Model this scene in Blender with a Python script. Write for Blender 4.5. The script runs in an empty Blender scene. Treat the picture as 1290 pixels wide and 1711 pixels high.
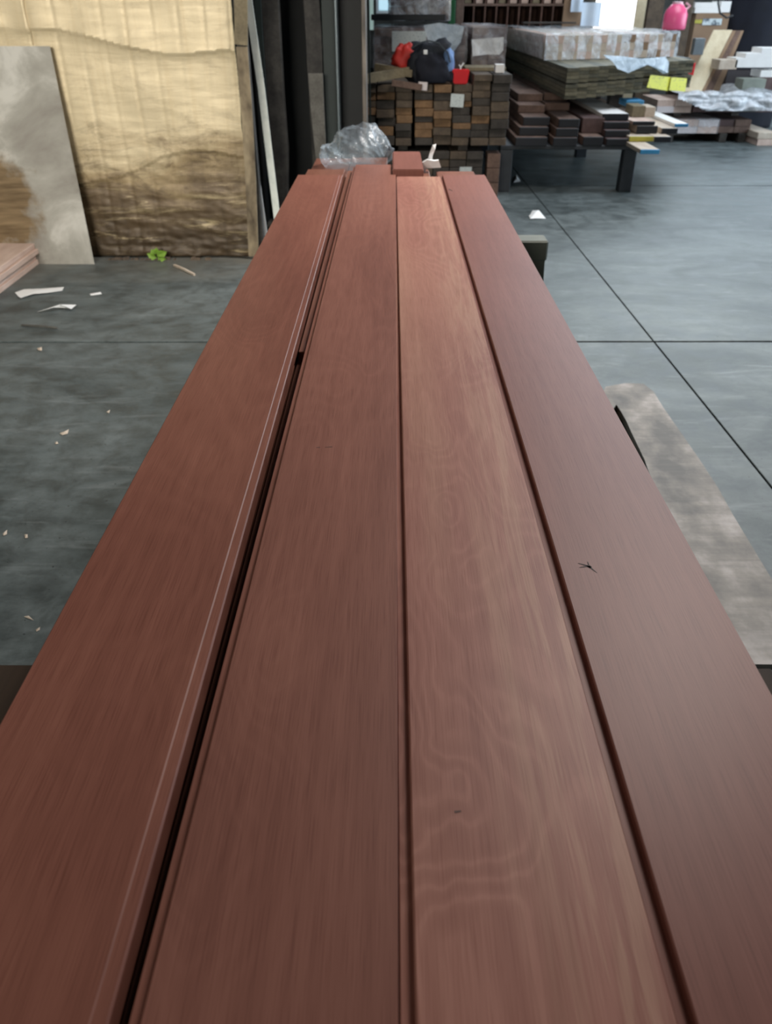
import bpy, bmesh, math, random
from mathutils import Vector, Matrix, noise as mn
random.seed(7)
S = bpy.context.scene
C = bpy.context.collection

# ------------------------------------------------------------------ camera
F = 1290.0
HC = 1.60                                   # eye height above the floor
PITCH = math.atan(843.5 / F)
YAW = math.radians(0.372)
cd = bpy.data.cameras.new('camera'); cam = bpy.data.objects.new('camera', cd); C.objects.link(cam)
cam.location = (0, 0, HC)
cam.rotation_euler = (math.pi/2 - PITCH, 0, YAW)
cd.sensor_fit = 'VERTICAL'; cd.sensor_height = 36.0; cd.lens = 36.0 * F / 1711.0
cd.clip_start = 0.02; cd.clip_end = 100
cd.dof.use_dof = True; cd.dof.focus_distance = 1.25; cd.dof.aperture_fstop = 7.0
S.camera = cam
CR = cam.rotation_euler.to_matrix()
def ray(x, y): return CR @ Vector(((x-645)/F, -(y-855.5)/F, -1))
def P(x, y, Y):                              # point of the plane at distance Y seen at that pixel
    r = ray(x, y); return Vector((0, 0, HC)) + r * (Y / r.y)
def Z(x, y, z):                              # point at height z seen at that pixel
    r = ray(x, y); return Vector((0, 0, HC)) + r * ((z-HC) / r.z)

# ------------------------------------------------------------------ world, lights, exposure
S.view_settings.view_transform = 'Standard'; S.view_settings.look = 'None'
S.view_settings.gamma = 1; S.view_settings.use_curve_mapping = False
S.view_settings.exposure = 0.0
w = bpy.data.worlds.new('world'); S.world = w; w.use_nodes = True
w.node_tree.nodes['Background'].inputs[0].default_value = (.62, .78, 1, 1)
w.node_tree.nodes['Background'].inputs[1].default_value = .8
def area(name, loc, look, sx, sy, e, col):
    l = bpy.data.lights.new(name, 'AREA'); l.shape = 'RECTANGLE'; l.size = sx; l.size_y = sy; l.energy = e; l.color = col
    o = bpy.data.objects.new(name, l); C.objects.link(o); o.location = loc
    o.rotation_euler = (Vector(look)-Vector(loc)).to_track_quat('-Z', 'Y').to_euler()
    return o
area('door_daylight', (9.4, 9.6, 2.1), (0, 9.6, 1.2), 7.0, 3.6, 430, (.74, .88, 1))
area('far_sheen_fill', (4.6, 16.3, 4.0), (2.2, 5.0, 0), 8.5, 2.2, 470, (.76, .89, 1))  # added high lamp giving sheen to the far boards and right floor
area('rear_fill', (3.8, 9.2, 5.2), (3.8, 9.8, 0), 3.0, 4.0, 240, (.84, .92, 1))  # added overhead lamp brightening the rear right; the ceiling is closed
area('boards_fill', (2.2, 4.6, 5.2), (.9, 4.0, 0), 1.5, 2.0, 180, (1.0, .93, .87)).data.spread = math.radians(110)  # added warm lamp lifting the red boards, under a closed ceiling
area('foil_fill', (-2.4, -3.7, 2.9), (-2.2, 6.0, 1.2), 3.0, 2.0, 54, (1.0, .94, .83)).data.spread = math.radians(52)  # added lamp aimed at the gold foil; the near wall has no opening

# ------------------------------------------------------------------ helpers: materials
def nt(name):
    m = bpy.data.materials.new(name); m.use_nodes = True
    n = m.node_tree.nodes; l = m.node_tree.links
    return m, n, l, n['Principled BSDF']
def N(n, t, **k):
    o = n.new('ShaderNode'+t)
    for a, b in k.items():
        if a in ('operation', 'blend_type', 'data_type', 'noise_dimensions'): setattr(o, a, b)
    return o
def coords(n, l, scale=(1,1,1), rnd=True):
    tc = n.new('ShaderNodeTexCoord'); mp = n.new('ShaderNodeMapping'); mp.inputs['Scale'].default_value = scale
    l.new(tc.outputs['Object'], mp.inputs[0])
    if rnd:
        oi = n.new('ShaderNodeObjectInfo'); mu = N(n, 'Math', operation='MULTIPLY'); mu.inputs[1].default_value = 17.0
        l.new(oi.outputs['Random'], mu.inputs[0]); l.new(mu.outputs[0], mp.inputs['Location'])
    return mp.outputs[0]
def noise(n, l, co, sc, det=4, rough=.55, dist=0):
    t = n.new('ShaderNodeTexNoise'); t.inputs['Scale'].default_value = sc; t.inputs['Detail'].default_value = det
    t.inputs['Roughness'].default_value = rough; t.inputs['Distortion'].default_value = dist
    l.new(co, t.inputs['Vector']); return t.outputs['Fac']
def ramp(n, l, fac, stops):
    r = n.new('ShaderNodeValToRGB'); e = r.color_ramp.elements
    while len(e) < len(stops): e.new(.5)
    for k, (p, c) in enumerate(stops):
        e[k].position = p; e[k].color = (c if isinstance(c, tuple) else (c, c, c)) + (1,) if not (isinstance(c, tuple) and len(c) == 4) else c
    l.new(fac, r.inputs[0]); return r.outputs[0]
def mix(n, l, fac, a, b, bt='MIX'):
    m = n.new('ShaderNodeMix'); m.data_type = 'RGBA'; m.blend_type = bt
    for s, v in ((0, fac), (6, a), (7, b)):
        if hasattr(v, 'is_output'): l.new(v, m.inputs[s])
        elif s == 0: m.inputs[0].default_value = v
        else: m.inputs[s].default_value = tuple(v)+(1,) if len(v) == 3 else v
    return m.outputs[2]
def bump(n, l, b, h, st, dist=.002):
    bp = n.new('ShaderNodeBump'); bp.inputs['Strength'].default_value = st; bp.inputs['Distance'].default_value = dist
    l.new(h, bp.inputs['Height']); l.new(bp.outputs[0], b.inputs['Normal'])
def mat(name, c1, c2=None, sc=8, rough=.6, metal=0, bs=.2, stretch=(1,1,1), spec=.5):
    m, n, l, b = nt(name)
    if c2 is None: c2 = tuple(v*.75 for v in c1)
    co = coords(n, l, stretch)
    f = noise(n, l, co, sc, 5)
    l.new(ramp(n, l, f, [(.3, c2), (.7, c1)]), b.inputs['Base Color'])
    b.inputs['Roughness'].default_value = rough; b.inputs['Metallic'].default_value = metal
    b.inputs['Specular IOR Level'].default_value = spec
    if bs: bump(n, l, b, f, bs)
    return m
def board_mat(name, dark, mid, light, figure=.35, rings=9.0, seed=0., pale=(.42,.2,.14), paleamt=0., rough=.42, knots=()):
    """planed red hardwood: pores, streaks, and closed growth-ring figure, in board coordinates (metres)"""
    m, n, l, b = nt(name)
    tc = n.new('ShaderNodeTexCoord')
    def mp(s, off=(0,0,0)):
        q = n.new('ShaderNodeMapping'); q.inputs['Scale'].default_value = s
        q.inputs['Location'].default_value = (off[0]+seed, off[1]+seed*1.7, off[2]); l.new(tc.outputs['Object'], q.inputs[0]); return q.outputs[0]
    patch = noise(n, l, mp((5, 1.6, 1)), 1.0, 3)
    base = ramp(n, l, patch, [(.3, dark), (.5, mid), (.72, light)])
    fig = noise(n, l, mp((4.2, 1.15, 1)), 1.0, 2.2, .5, .35)
    kdark = None
    for (kx, ky, rx, ry, am) in knots:          # growth rings close around each knot centre (board metres)
        wv = noise(n, l, mp((14, 5, 1), (kx, ky, 0)), 1.0, 2)
        q = n.new('ShaderNodeMapping'); q.inputs['Scale'].default_value = (1/rx, 1/ry, 0); q.inputs['Location'].default_value = (-kx/rx, -ky/ry, 0)
        l.new(tc.outputs['Object'], q.inputs[0])
        ln = n.new('ShaderNodeVectorMath'); ln.operation = 'LENGTH'; l.new(q.outputs[0], ln.inputs[0])
        ad = N(n, 'Math', operation='MULTIPLY_ADD'); ad.inputs[1].default_value = .5; l.new(wv, ad.inputs[0]); l.new(ln.outputs['Value'], ad.inputs[2])
        fall = ramp(n, l, ad.outputs[0], [(.2, 1.), (.55, .55), (1., 0.)]); fall.node.color_ramp.interpolation = 'EASE'
        a2 = N(n, 'Math', operation='MULTIPLY_ADD'); a2.inputs[1].default_value = am; l.new(fall, a2.inputs[0]); l.new(fig, a2.inputs[2]); fig = a2.outputs[0]
    k = N(n, 'Math', operation='MULTIPLY'); k.inputs[1].default_value = rings*6.283; l.new(fig, k.inputs[0])
    wob = noise(n, l, mp((30, 12, 1)), 1.0, 3); wk = N(n, 'Math', operation='MULTIPLY_ADD'); wk.inputs[1].default_value = 2.4
    l.new(wob, wk.inputs[0]); l.new(k.outputs[0], wk.inputs[2])
    sn = N(n, 'Math', operation='SINE'); l.new(wk.outputs[0], sn.inputs[0])
    sq_ = N(n, 'Math', operation='MULTIPLY_ADD'); sq_.inputs[1].default_value = .5; sq_.inputs[2].default_value = .5; l.new(sn.outputs[0], sq_.inputs[0])
    sr = ramp(n, l, sq_.outputs[0], [(0, .42), (.7, .5), (.97, .63)])
    base = mix(n, l, .6, base, ramp(n, l, fig, [(.35, light), (.55, mid), (.7, dark)]))
    msk = ramp(n, l, noise(n, l, mp((3, .9, 1), (9, 4, 0)), 1.0, 2), [(.32, .15), (.62, 1.)])
    amt = N(n, 'Math', operation='MULTIPLY'); amt.inputs[1].default_value = figure; l.new(msk, amt.inputs[0])
    base = mix(n, l, amt.outputs[0], base, sr, 'SOFT_LIGHT')
    if paleamt:
        pf = ramp(n, l, noise(n, l, mp((9, .5, 1), (3, 8, 0)), 1.0, 3, .6, .3), [(.46, 0.), (.62, 1.)])
        pm = N(n, 'Math', operation='MULTIPLY'); pm.inputs[1].default_value = paleamt; l.new(pf, pm.inputs[0])
        if knots:                                   # curly pale grain along the right-hand side of the board
            sx = n.new('ShaderNodeSeparateXYZ'); l.new(tc.outputs['Object'], sx.inputs[0])
            em = ramp(n, l, sx.outputs[0], [(.085, 0.), (.15, 1.)]); cg = ramp(n, l, noise(n, l, mp((55, 2.6, 1)), 1.0, 4, .6, 1.2), [(.47, 0.), (.58, 1.)])
            e1 = N(n, 'Math', operation='MULTIPLY'); l.new(em, e1.inputs[0]); l.new(cg, e1.inputs[1])
            e2 = N(n, 'Math', operation='MULTIPLY_ADD'); e2.inputs[1].default_value = .55; l.new(e1.outputs[0], e2.inputs[0]); l.new(pm.outputs[0], e2.inputs[2]); pm = e2
        base = mix(n, l, pm.outputs[0], base, pale)
    streak = noise(n, l, mp((75, 2.2, 1)), 1.0, 3)
    base = mix(n, l, .5, base, ramp(n, l, streak, [(.3, .38), (.7, .62)]), 'SOFT_LIGHT')
    pore = noise(n, l, mp((1000, 13, 1)), 1.0, 2, .6)
    base = mix(n, l, .34, base, ramp(n, l, pore, [(.34, .12), (.5, .55), (.7, .62)]), 'SOFT_LIGHT')
    l.new(base, b.inputs['Base Color'])
    b.inputs['Roughness'].default_value = rough; b.inputs['Specular IOR Level'].default_value = .24
    bump(n, l, b, pore, .12, .0006)
    return m
def timber_mat(name, c1, c2, rough=.75):
    m, n, l, b = nt(name)
    g = noise(n, l, coords(n, l, (60, 3, 60)), 1.0, 4)
    p = noise(n, l, coords(n, l, (9, 4, 9)), 1.0, 3)
    col = ramp(n, l, p, [(.3, c2), (.7, c1)])
    col = mix(n, l, .55, col, ramp(n, l, g, [(.3, .3), (.7, .65)]), 'SOFT_LIGHT')
    l.new(col, b.inputs['Base Color']); b.inputs['Roughness'].default_value = rough; bump(n, l, b, g, .3, .002)
    return m
def film_mat(name, cover=(.2, .65), tint=(.8,.86,.92), sc=9):
    m, n, l, b = nt(name)
    out = n['Material Output']
    f = noise(n, l, coords(n, l, (1,1,1)), sc, 5, .6, 1.2)
    fac = ramp(n, l, f, [(.36, cover[0]), (.68, cover[1])])
    b.inputs['Base Color'].default_value = tint+(1,); b.inputs['Roughness'].default_value = .16
    b.inputs['Specular IOR Level'].default_value = .8
    bump(n, l, b, f, .9, .02)
    tr = n.new('ShaderNodeBsdfTransparent'); ms = n.new('ShaderNodeMixShader')
    l.new(fac, ms.inputs[0]); l.new(tr.outputs[0], ms.inputs[1]); l.new(b.outputs[0], ms.inputs[2]); l.new(ms.outputs[0], out.inputs[0])
    return m

# ------------------------------------------------------------------ helpers: objects
def ob(name, bm, m, parent=None, smooth=False):
    me = bpy.data.meshes.new(name); bm.to_mesh(me); bm.free()
    if smooth:
        for p in me.polygons: p.use_smooth = True
    o = bpy.data.objects.new(name, me); C.objects.link(o)
    if m: me.materials.append(m)
    if parent: o.parent = parent
    return o
def tag(o, label=None, cat=None, group=None, kind=None):
    if label: o['label'] = label
    if cat: o['category'] = cat
    if group: o['group'] = group
    if kind: o['kind'] = kind
    return o
def empty(name, loc, label, cat, group=None, rz=0):
    o = bpy.data.objects.new(name, None); C.objects.link(o); o.location = loc; o.rotation_euler.z = rz
    return tag(o, label, cat, group)
def hexa(bm, v):
    q = [bm.verts.new(p) for p in v]
    for f in ((0,3,2,1),(4,5,6,7),(0,1,5,4),(1,2,6,5),(2,3,7,6),(3,0,4,7)): bm.faces.new([q[i] for i in f])
    return q
def boxbm(a, b, bev=0, bm=None, seg=1):
    new = bm is None
    if new: bm = bmesh.new()
    x0,y0,z0 = a; x1,y1,z1 = b
    hexa(bm, [(x0,y0,z0),(x1,y0,z0),(x1,y1,z0),(x0,y1,z0),(x0,y0,z1),(x1,y0,z1),(x1,y1,z1),(x0,y1,z1)])
    if bev and new: bmesh.ops.bevel(bm, geom=bm.edges[:], offset=bev, segments=seg, affect='EDGES', profile=.6)
    return bm
def prism(pts, y0, y1, ny=1, bend=None):
    """cross section in XZ extruded along Y"""
    bm = bmesh.new(); rows = []
    for j in range(ny+1):
        y = y0+(y1-y0)*j/ny
        rows.append([bm.verts.new((px, y, pz+(bend(y) if bend else 0))) for px, pz in pts])
    k = len(pts)
    for j in range(ny):
        for i in range(k): bm.faces.new([rows[j][i], rows[j][(i+1)%k], rows[j+1][(i+1)%k], rows[j+1][i]])
    bm.faces.new(rows[0][::-1]); bm.faces.new(rows[-1])
    bmesh.ops.recalc_face_normals(bm, faces=bm.faces[:])
    return bm
def path_bar(pts, w_, t, axis=Vector((1,0,0))):
    """flat bar through pts, wide along axis"""
    bm = bmesh.new(); rows = []
    for i, p in enumerate(pts):
        d = (pts[min(i+1, len(pts)-1)]-pts[max(i-1, 0)]).normalized()
        n_ = d.cross(axis).normalized(); a = n_.cross(d).normalized()
        rows.append([bm.verts.new(p+a*sx*w_/2+n_*sy*t/2) for sx, sy in ((-1,-1),(1,-1),(1,1),(-1,1))])
    for i in range(len(rows)-1):
        for j in range(4): bm.faces.new([rows[i][j], rows[i][(j+1)%4], rows[i+1][(j+1)%4], rows[i+1][j]])
    bm.faces.new(rows[0][::-1]); bm.faces.new(rows[-1])
    bmesh.ops.recalc_face_normals(bm, faces=bm.faces[:])
    return bm
def fb(x0, x1, yt, yb, Y):
    """x and z extents at distance Y for a pixel rectangle"""
    a = P(x0, (yt+yb)/2, Y); b = P(x1, (yt+yb)/2, Y); xm = (x0+x1)/2
    return a.x, b.x, P(xm, yb, Y).z, P(xm, yt, Y).z
def fbox(name, px, Y, depth, m, label=None, cat=None, group=None, bev=.004, parent=None, kind=None, zb=None, zt=None):
    xa, xb, z0, z1 = fb(*px, Y)
    if zb is not None: z0 = zb
    if zt is not None: z1 = zt
    off = parent.location if parent else Vector((0,0,0))
    o = ob(name, boxbm((0,0,0), (xb-xa, depth, z1-z0), bev), m, parent); o.location = Vector((xa, Y, z0))-off
    return tag(o, label, cat, group, kind)
def blob(r, seg=24, amp=.15, sc=3, sq=1., seed=0, base_flat=None):
    bm = bmesh.new(); bmesh.ops.create_uvsphere(bm, u_segments=seg*2, v_segments=seg, radius=1)
    for v in bm.verts:
        p = v.co.copy()
        if sq != 1: p = Vector([math.copysign(abs(c)**sq, c) for c in p])
        k = 1+amp*(mn.noise(v.co*sc+Vector((seed,seed,seed)))+.5*mn.noise(v.co*sc*2.7+Vector((seed,0,seed))))
        v.co = Vector((p.x*r[0]*k, p.y*r[1]*k, p.z*r[2]*k))
        if base_flat is not None and v.co.z < -r[2]*base_flat: v.co.z = -r[2]*base_flat
    return bm
def sheet(nx, ny, f):
    bm = bmesh.new(); g = [[bm.verts.new(f(i/nx, j/ny)) for i in range(nx+1)] for j in range(ny+1)]
    for j in range(ny):
        for i in range(nx): bm.faces.new([g[j][i], g[j][i+1], g[j+1][i+1], g[j+1][i]])
    return bm
def solid(o, t):
    md = o.modifiers.new('thickness', 'SOLIDIFY'); md.thickness = t; md.offset = -1; return o

# ------------------------------------------------------------------ materials
M = {}
M['board1'] = board_mat('red_board_a', (.185,.082,.062), (.225,.103,.078), (.265,.125,.092), .22, 12, 3.1)
M['board2'] = board_mat('red_board_b', (.195,.092,.073), (.24,.117,.092), (.28,.14,.11), .25, 14, 7.7)
M['board3'] = board_mat('red_board_c', (.26,.125,.105), (.33,.168,.138), (.40,.22,.17), .8, 30, 12.4, (.48,.28,.20), .5)
M['board4'] = board_mat('red_board_d', (.215,.085,.066), (.25,.102,.079), (.285,.121,.094), .10, 3, 21.9)
M['board_low'] = board_mat('red_board_lower', (.16,.062,.042), (.2,.082,.055), (.24,.105,.07), .15, 6, 30.3)
M['concrete_dark'] = None
def concrete(name, c1, c2, dust, rough):
    m, n, l, b = nt(name)
    co = coords(n, l, (1,1,1), False); tcw = n.new('ShaderNodeNewGeometry'); co = tcw.outputs['Position']
    st = n.new('ShaderNodeMapping'); st.inputs['Scale'].default_value = (.8, 1.5, 1); l.new(co, st.inputs[0])
    a = noise(n, l, st.outputs[0], 1.3, 8, .68, .8)
    col = ramp(n, l, a, [(.36, c2), (.62, c1)])
    sp = noise(n, l, co, 7, 6, .7, .4)
    col = mix(n, l, .75, col, ramp(n, l, sp, [(.36, .22), (.6, .66)]), 'SOFT_LIGHT')
    s2 = n.new('ShaderNodeMapping'); s2.inputs['Scale'].default_value = (1, 5, 1); l.new(co, s2.inputs[0])
    d = noise(n, l, s2.outputs[0], 2.2, 8, .7, .6)
    df = ramp(n, l, d, [(.56, 0.), (.74, .6)])
    col = mix(n, l, df, col, dust)
    fs = ramp(n, l, noise(n, l, co, 55, 2), [(.26, 0.), (.3, 1.)])
    col = mix(n, l, fs, tuple(v*.4 for v in c2), col)
    spz = n.new('ShaderNodeSeparateXYZ'); l.new(tcw.outputs['Position'], spz.inputs[0])
    yy = N(n, 'Math', operation='MULTIPLY_ADD'); yy.inputs[1].default_value = 1.0; l.new(spz.outputs[1], yy.inputs[0])
    nn = N(n, 'Math', operation='MULTIPLY_ADD'); nn.inputs[1].default_value = 1.6; nn.inputs[2].default_value = -5.9; l.new(noise(n, l, co, 1.6, 5), nn.inputs[0]); l.new(nn.outputs[0], yy.inputs[2])
    xx = N(n, 'Math', operation='LESS_THAN'); xx.inputs[1].default_value = -.6; l.new(spz.outputs[0], xx.inputs[0])
    dd = ramp(n, l, yy.outputs[0], [(.2, 0.), (.95, .6)]); dm = N(n, 'Math', operation='MULTIPLY'); l.new(dd, dm.inputs[0]); l.new(xx.outputs[0], dm.inputs[1])
    col = mix(n, l, dm.outputs[0], col, (.20,.185,.15))      # sawdust swept against the wall foot
    l.new(col, b.inputs['Base Color'])
    b.inputs['Specular IOR Level'].default_value = .38; rr = ramp(n, l, sp, [(.3, rough-.1), (.7, rough+.12)]); l.new(rr, b.inputs['Roughness'])
    bump(n, l, b, sp, .05, .001)
    return m
M['slab'] = concrete('worn_concrete', (.122,.147,.150), (.062,.078,.080), (.23,.262,.268), .50)
M['slab_base'] = mat('joint_dirt', (.012,.012,.012), rough=.95)
M['ceiling'] = mat('roof_panel', (.10,.11,.115), rough=.8)
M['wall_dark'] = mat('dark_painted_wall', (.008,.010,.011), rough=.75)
M['wall_grey'] = mat('stained_wall', (.07,.07,.065), (.035,.035,.032), rough=.8)
M['steel_green'] = mat('dark_green_steel', (.018,.030,.028), (.011,.018,.018), 4, .6)
M['steel_dark'] = mat('dark_steel', (.010,.012,.014), (.006,.008,.010), 6, .6)
M['steel_lit'] = mat('steel_edge_highlight', (.22,.19,.16), (.05,.045,.04), 5, .5, .3, stretch=(3,3,.6))  # highlight on the column's flange edge, put into the colour
M['steel_bench'] = mat('grey_blue_steel', (.045,.052,.062), (.025,.03,.036), 6, .5)
M['trestle'] = mat('trestle_green_paint', (.16,.18,.15), (.11,.125,.105), 8, .6)
M['trestle_brown'] = timber_mat('trestle_brown_timber', (.055,.032,.018), (.03,.018,.010), .8)
M['weather'] = timber_mat('weathered_grey_timber', (.06,.057,.052), (.022,.021,.021), .85)
M['weather_lt'] = timber_mat('pale_weathered_timber', (.16,.155,.14), (.09,.085,.075), .85)
M['batten'] = timber_mat('pale_batten', (.86,.90,.84), (.66,.72,.68), .6)
M['t_dark'] = timber_mat('dark_timber_end', (.068,.058,.049), (.034,.029,.025))
M['t_mid'] = timber_mat('brown_timber_end', (.135,.10,.068), (.07,.052,.038))
M['t_orange'] = timber_mat('orange_timber_end', (.27,.16,.08), (.15,.085,.042))
M['olive'] = timber_mat('olive_treated_timber', (.24,.22,.15), (.145,.135,.095))
M['olive_end'] = timber_mat('olive_timber_end', (.17,.165,.12), (.09,.09,.068))
M['olive_lt'] = timber_mat('pale_olive_timber', (.27,.225,.14), (.17,.14,.09))
M['pinkwood'] = timber_mat('pale_pink_timber', (.70,.54,.46), (.56,.41,.34))
M['brownwood'] = timber_mat('brown_plank', (.20,.125,.095), (.11,.068,.052))
M['purplewood'] = timber_mat('purple_brown_plank', (.13,.08,.075), (.08,.048,.046))
M['palewood'] = timber_mat('pale_plank', (.66,.58,.48), (.52,.42,.33))
M['cream'] = timber_mat('cream_panel', (.80,.70,.50), (.68,.57,.38))
M['whitewood'] = timber_mat('white_plank', (.93,.92,.90), (.88,.87,.85))
M['shelfwood'] = timber_mat('shelf_brown', (.14,.07,.05), (.07,.035,.026))
M['endblack'] = mat('black_end_paint', (.014,.016,.022), rough=.5)
M['endblue'] = mat('blue_end_paint', (.05,.30,.58), rough=.5)
M['endyellow'] = mat('yellow_end_paint', (.55,.5,.08), rough=.6)
M['paper'] = mat('white_paper', (.88,.89,.89), (.84,.86,.87), 20, .7, bs=.1)
M['navy'] = mat('navy_cloth', (.006,.008,.018), (.003,.004,.01), 5, .85)
M['bagdark'] = mat('dark_bag_cloth', (.012,.016,.026), (.006,.008,.014), 8, .7)
M['red'] = mat('red_cloth', (.60,.035,.025), (.4,.02,.015), 8, .6)
M['redcup'] = mat('red_pouch', (.78,.02,.03), (.65,.015,.02), 8, .45)
M['blue'] = mat('faded_blue_cloth', (.16,.27,.50), (.10,.18,.36), 8, .75)
M['pink'] = mat('pink_plastic', (.85,.12,.27), (.8,.1,.24), 3, .3, bs=0)
M['pinkcap'] = mat('pale_pink_plastic', (.9,.55,.62), rough=.3, bs=0)
M['carton'] = mat('brown_cardboard', (.32,.21,.13), (.25,.16,.10), 4, .8)
M['darkbox'] = mat('dark_green_crate', (.03,.045,.045), (.015,.02,.02), 5, .6)
M['greenpaint'] = mat('green_paint', (.02,.12,.04), rough=.5)
M['leaf'] = mat('bright_leaf', (.28,.48,.06), (.18,.34,.04), 30, .5)
M['greybox'] = mat('grey_plastic', (.18,.21,.23), rough=.5)
M['film'] = film_mat('clear_film', (.18, .6))
M['film_thin'] = film_mat('thin_film', (.06, .38), (.75,.76,.8))
M['film_white'] = film_mat('cloudy_film', (.45, .95), (.92,.95,.99))
M['film_blue'] = film_mat('bluish_film', (.55, .85), (.55,.66,.76))
M['baglear'] = film_mat('clear_bag_film', (.05, .55), (.45,.55,.63), 4)
def emis(name, c, s):
    m, n, l, b = nt(name); b.inputs['Base Color'].default_value = c+(1,)
    b.inputs['Emission Color'].default_value = c+(1,); b.inputs['Emission Strength'].default_value = s; return m
M['daylight'] = emis('outdoor_daylight', (1, .99, .96), 1.6)
M['daylight_blue'] = emis('blue_daylight_pane', (.55, .82, .95), .75)
def printed(name, bg, ink, sx=18, sy=60, lo=.5):
    m, n, l, b = nt(name)
    f = noise(n, l, coords(n, l, (sx, 1, sy)), 1.0, 2)
    l.new(ramp(n, l, f, [(lo, bg), (lo+.08, ink)]), b.inputs['Base Color']); b.inputs['Roughness'].default_value = .5
    return m
M['tag_yellow'] = printed('printed_yellow_tag', (.75,.72,.03), (.42,.38,.06), 25, 60, .6)
M['label'] = printed('printed_white_label', (.62,.68,.68), (.35,.40,.42), 60, 110, .58)
M['label_pink'] = printed('pinkish_white_label', (.72,.66,.66), (.6,.52,.5), 40, 80, .6)

# ------------------------------------------------------------------ setting: floor slabs
flo = ob('floor', boxbm((-6,-4,-.2), (12,17,-.012)), M['slab_base']); tag(flo, kind='structure')
ja, jb = Z(890,320,0), Z(1278,800,0); yj = Z(1000,570.5,0).y
ang = math.atan2(ja.x-jb.x, ja.y-jb.y); jx = jb.x+(ja.x-jb.x)*(yj-jb.y)/(ja.y-jb.y)
g = .006
for i in range(-2, 3):
    for j in range(-2, 4):
        x0, y0 = i*4.2, j*4.6
        o = ob('slab', boxbm((x0+.0045, y0+.011, -.05), (x0+4.2-.0045, y0+4.6-.011, 0), .002), M['slab'], flo)
        o.location = (jx, yj, 0); o.rotation_euler.z = -ang
# ceiling, outer walls, with a wide opening on the right for the daylight
sk = [(1.7,4.7,8.2,12.2),(.4,2.0,3.3,5.9),(0.,2.,-1.3,.3)]
tag(ob('ceiling', boxbm((-6,-4,5.4), (12,17,5.5)), M['ceiling']), kind='structure')
tag(ob('wall_far', boxbm((-4.3,16.6,0), (12,16.7,5.4)), M['wall_grey']), kind='structure')
tag(ob('wall_near', boxbm((-6,-4,0), (12,-3.9,5.4)), M['wall_grey']), kind='structure')
tag(ob('wall_left', boxbm((-4.3,-4,0), (-4.2,6.02,5.4)), M['wall_grey']), kind='structure')
bm = bmesh.new()
for a, b in (((9.5,-4,0),(9.6,5.9,5.4)), ((9.5,13.3,0),(9.6,16.6,5.4)), ((9.5,5.9,4.1),(9.6,13.3,5.4))): boxbm(a, b, bm=bm)
tag(ob('wall_right', bm, M['wall_grey']), kind='structure')
WY = 6.02
xr = P(428, 420, WY).x
tag(ob('wall_back', boxbm((-4.3,WY,0), (xr-.012,WY+.12,5.4)), M['wall_grey']), kind='structure')
# dark bay behind the column
xk = P(606, 150, 7.35).x
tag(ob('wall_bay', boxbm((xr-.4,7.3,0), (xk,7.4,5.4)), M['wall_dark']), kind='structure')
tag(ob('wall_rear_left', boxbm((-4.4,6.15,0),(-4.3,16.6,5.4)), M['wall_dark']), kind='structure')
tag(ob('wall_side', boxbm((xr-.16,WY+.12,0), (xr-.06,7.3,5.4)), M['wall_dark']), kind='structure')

# ------------------------------------------------------------------ gold insulation sheets on the wall
def gold_mat():
    m, n, l, b = nt('dirty_gold_foil')
    tc = n.new('ShaderNodeNewGeometry'); pos = tc.outputs['Position']
    sp = n.new('ShaderNodeSeparateXYZ'); l.new(pos, sp.inputs[0])
    def mp(s):
        q = n.new('ShaderNodeMapping'); q.inputs['Scale'].default_value = s; l.new(pos, q.inputs[0]); return q.outputs[0]
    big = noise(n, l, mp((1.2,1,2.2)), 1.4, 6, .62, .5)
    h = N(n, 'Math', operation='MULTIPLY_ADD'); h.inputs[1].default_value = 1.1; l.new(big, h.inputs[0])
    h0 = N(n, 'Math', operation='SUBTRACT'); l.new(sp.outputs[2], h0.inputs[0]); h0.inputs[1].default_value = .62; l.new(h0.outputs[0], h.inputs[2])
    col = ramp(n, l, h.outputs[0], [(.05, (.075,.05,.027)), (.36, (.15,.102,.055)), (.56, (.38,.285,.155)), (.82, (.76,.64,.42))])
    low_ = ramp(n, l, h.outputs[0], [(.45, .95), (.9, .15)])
    sc = noise(n, l, mp((2.0,1,17)), 1.0, 6, .75, 1.0)
    m1 = ramp(n, l, sc, [(.54, 0.), (.68, 1.)]); mm_ = N(n, 'Math', operation='MULTIPLY'); l.new(m1, mm_.inputs[0]); l.new(low_, mm_.inputs[1])
    col = mix(n, l, mm_.outputs[0], col, (.52,.42,.25))
    sc2 = noise(n, l, mp((3.1,1,9)), 1.3, 6, .7, .8)
    m2 = ramp(n, l, sc2, [(.36, .9), (.50, 0.)]); m3 = N(n, 'Math', operation='MULTIPLY'); l.new(m2, m3.inputs[0]); l.new(low_, m3.inputs[1])
    col = mix(n, l, m3.outputs[0], col, (.11,.072,.036))
    v = noise(n, l, mp((26,1,.7)), 1.0, 5, .65)
    col = mix(n, l, .3, col, ramp(n, l, v, [(.35, .25), (.5, .55), (.65, .62)]), 'SOFT_LIGHT')
    l.new(col, b.inputs['Base Color']); b.inputs['Roughness'].default_value = .45; b.inputs['Metallic'].default_value = .15
    bump(n, l, b, sc, .35, .01)
    return m
M['gold'] = gold_mat()
foldpx = [(-60,40),(45,50),(100,50),(150,62),(200,76),(245,85),(290,92),(345,88),(380,84),(430,100)]
foldw = [P(a, b, WY-.03) for a, b in foldpx]
fold2 = [P(a, b, WY-.03) for a, b in [(120,312),(150,305),(200,296),(240,280),(270,262),(330,250),(400,262),(430,265)]]
def curve_z(c, x):
    for a, b in zip(c, c[1:]):
        if a.x <= x <= b.x: return a.z+(b.z-a.z)*(x-a.x)/(b.x-a.x)
    return c[0].z if x < c[0].x else c[-1].z
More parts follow.
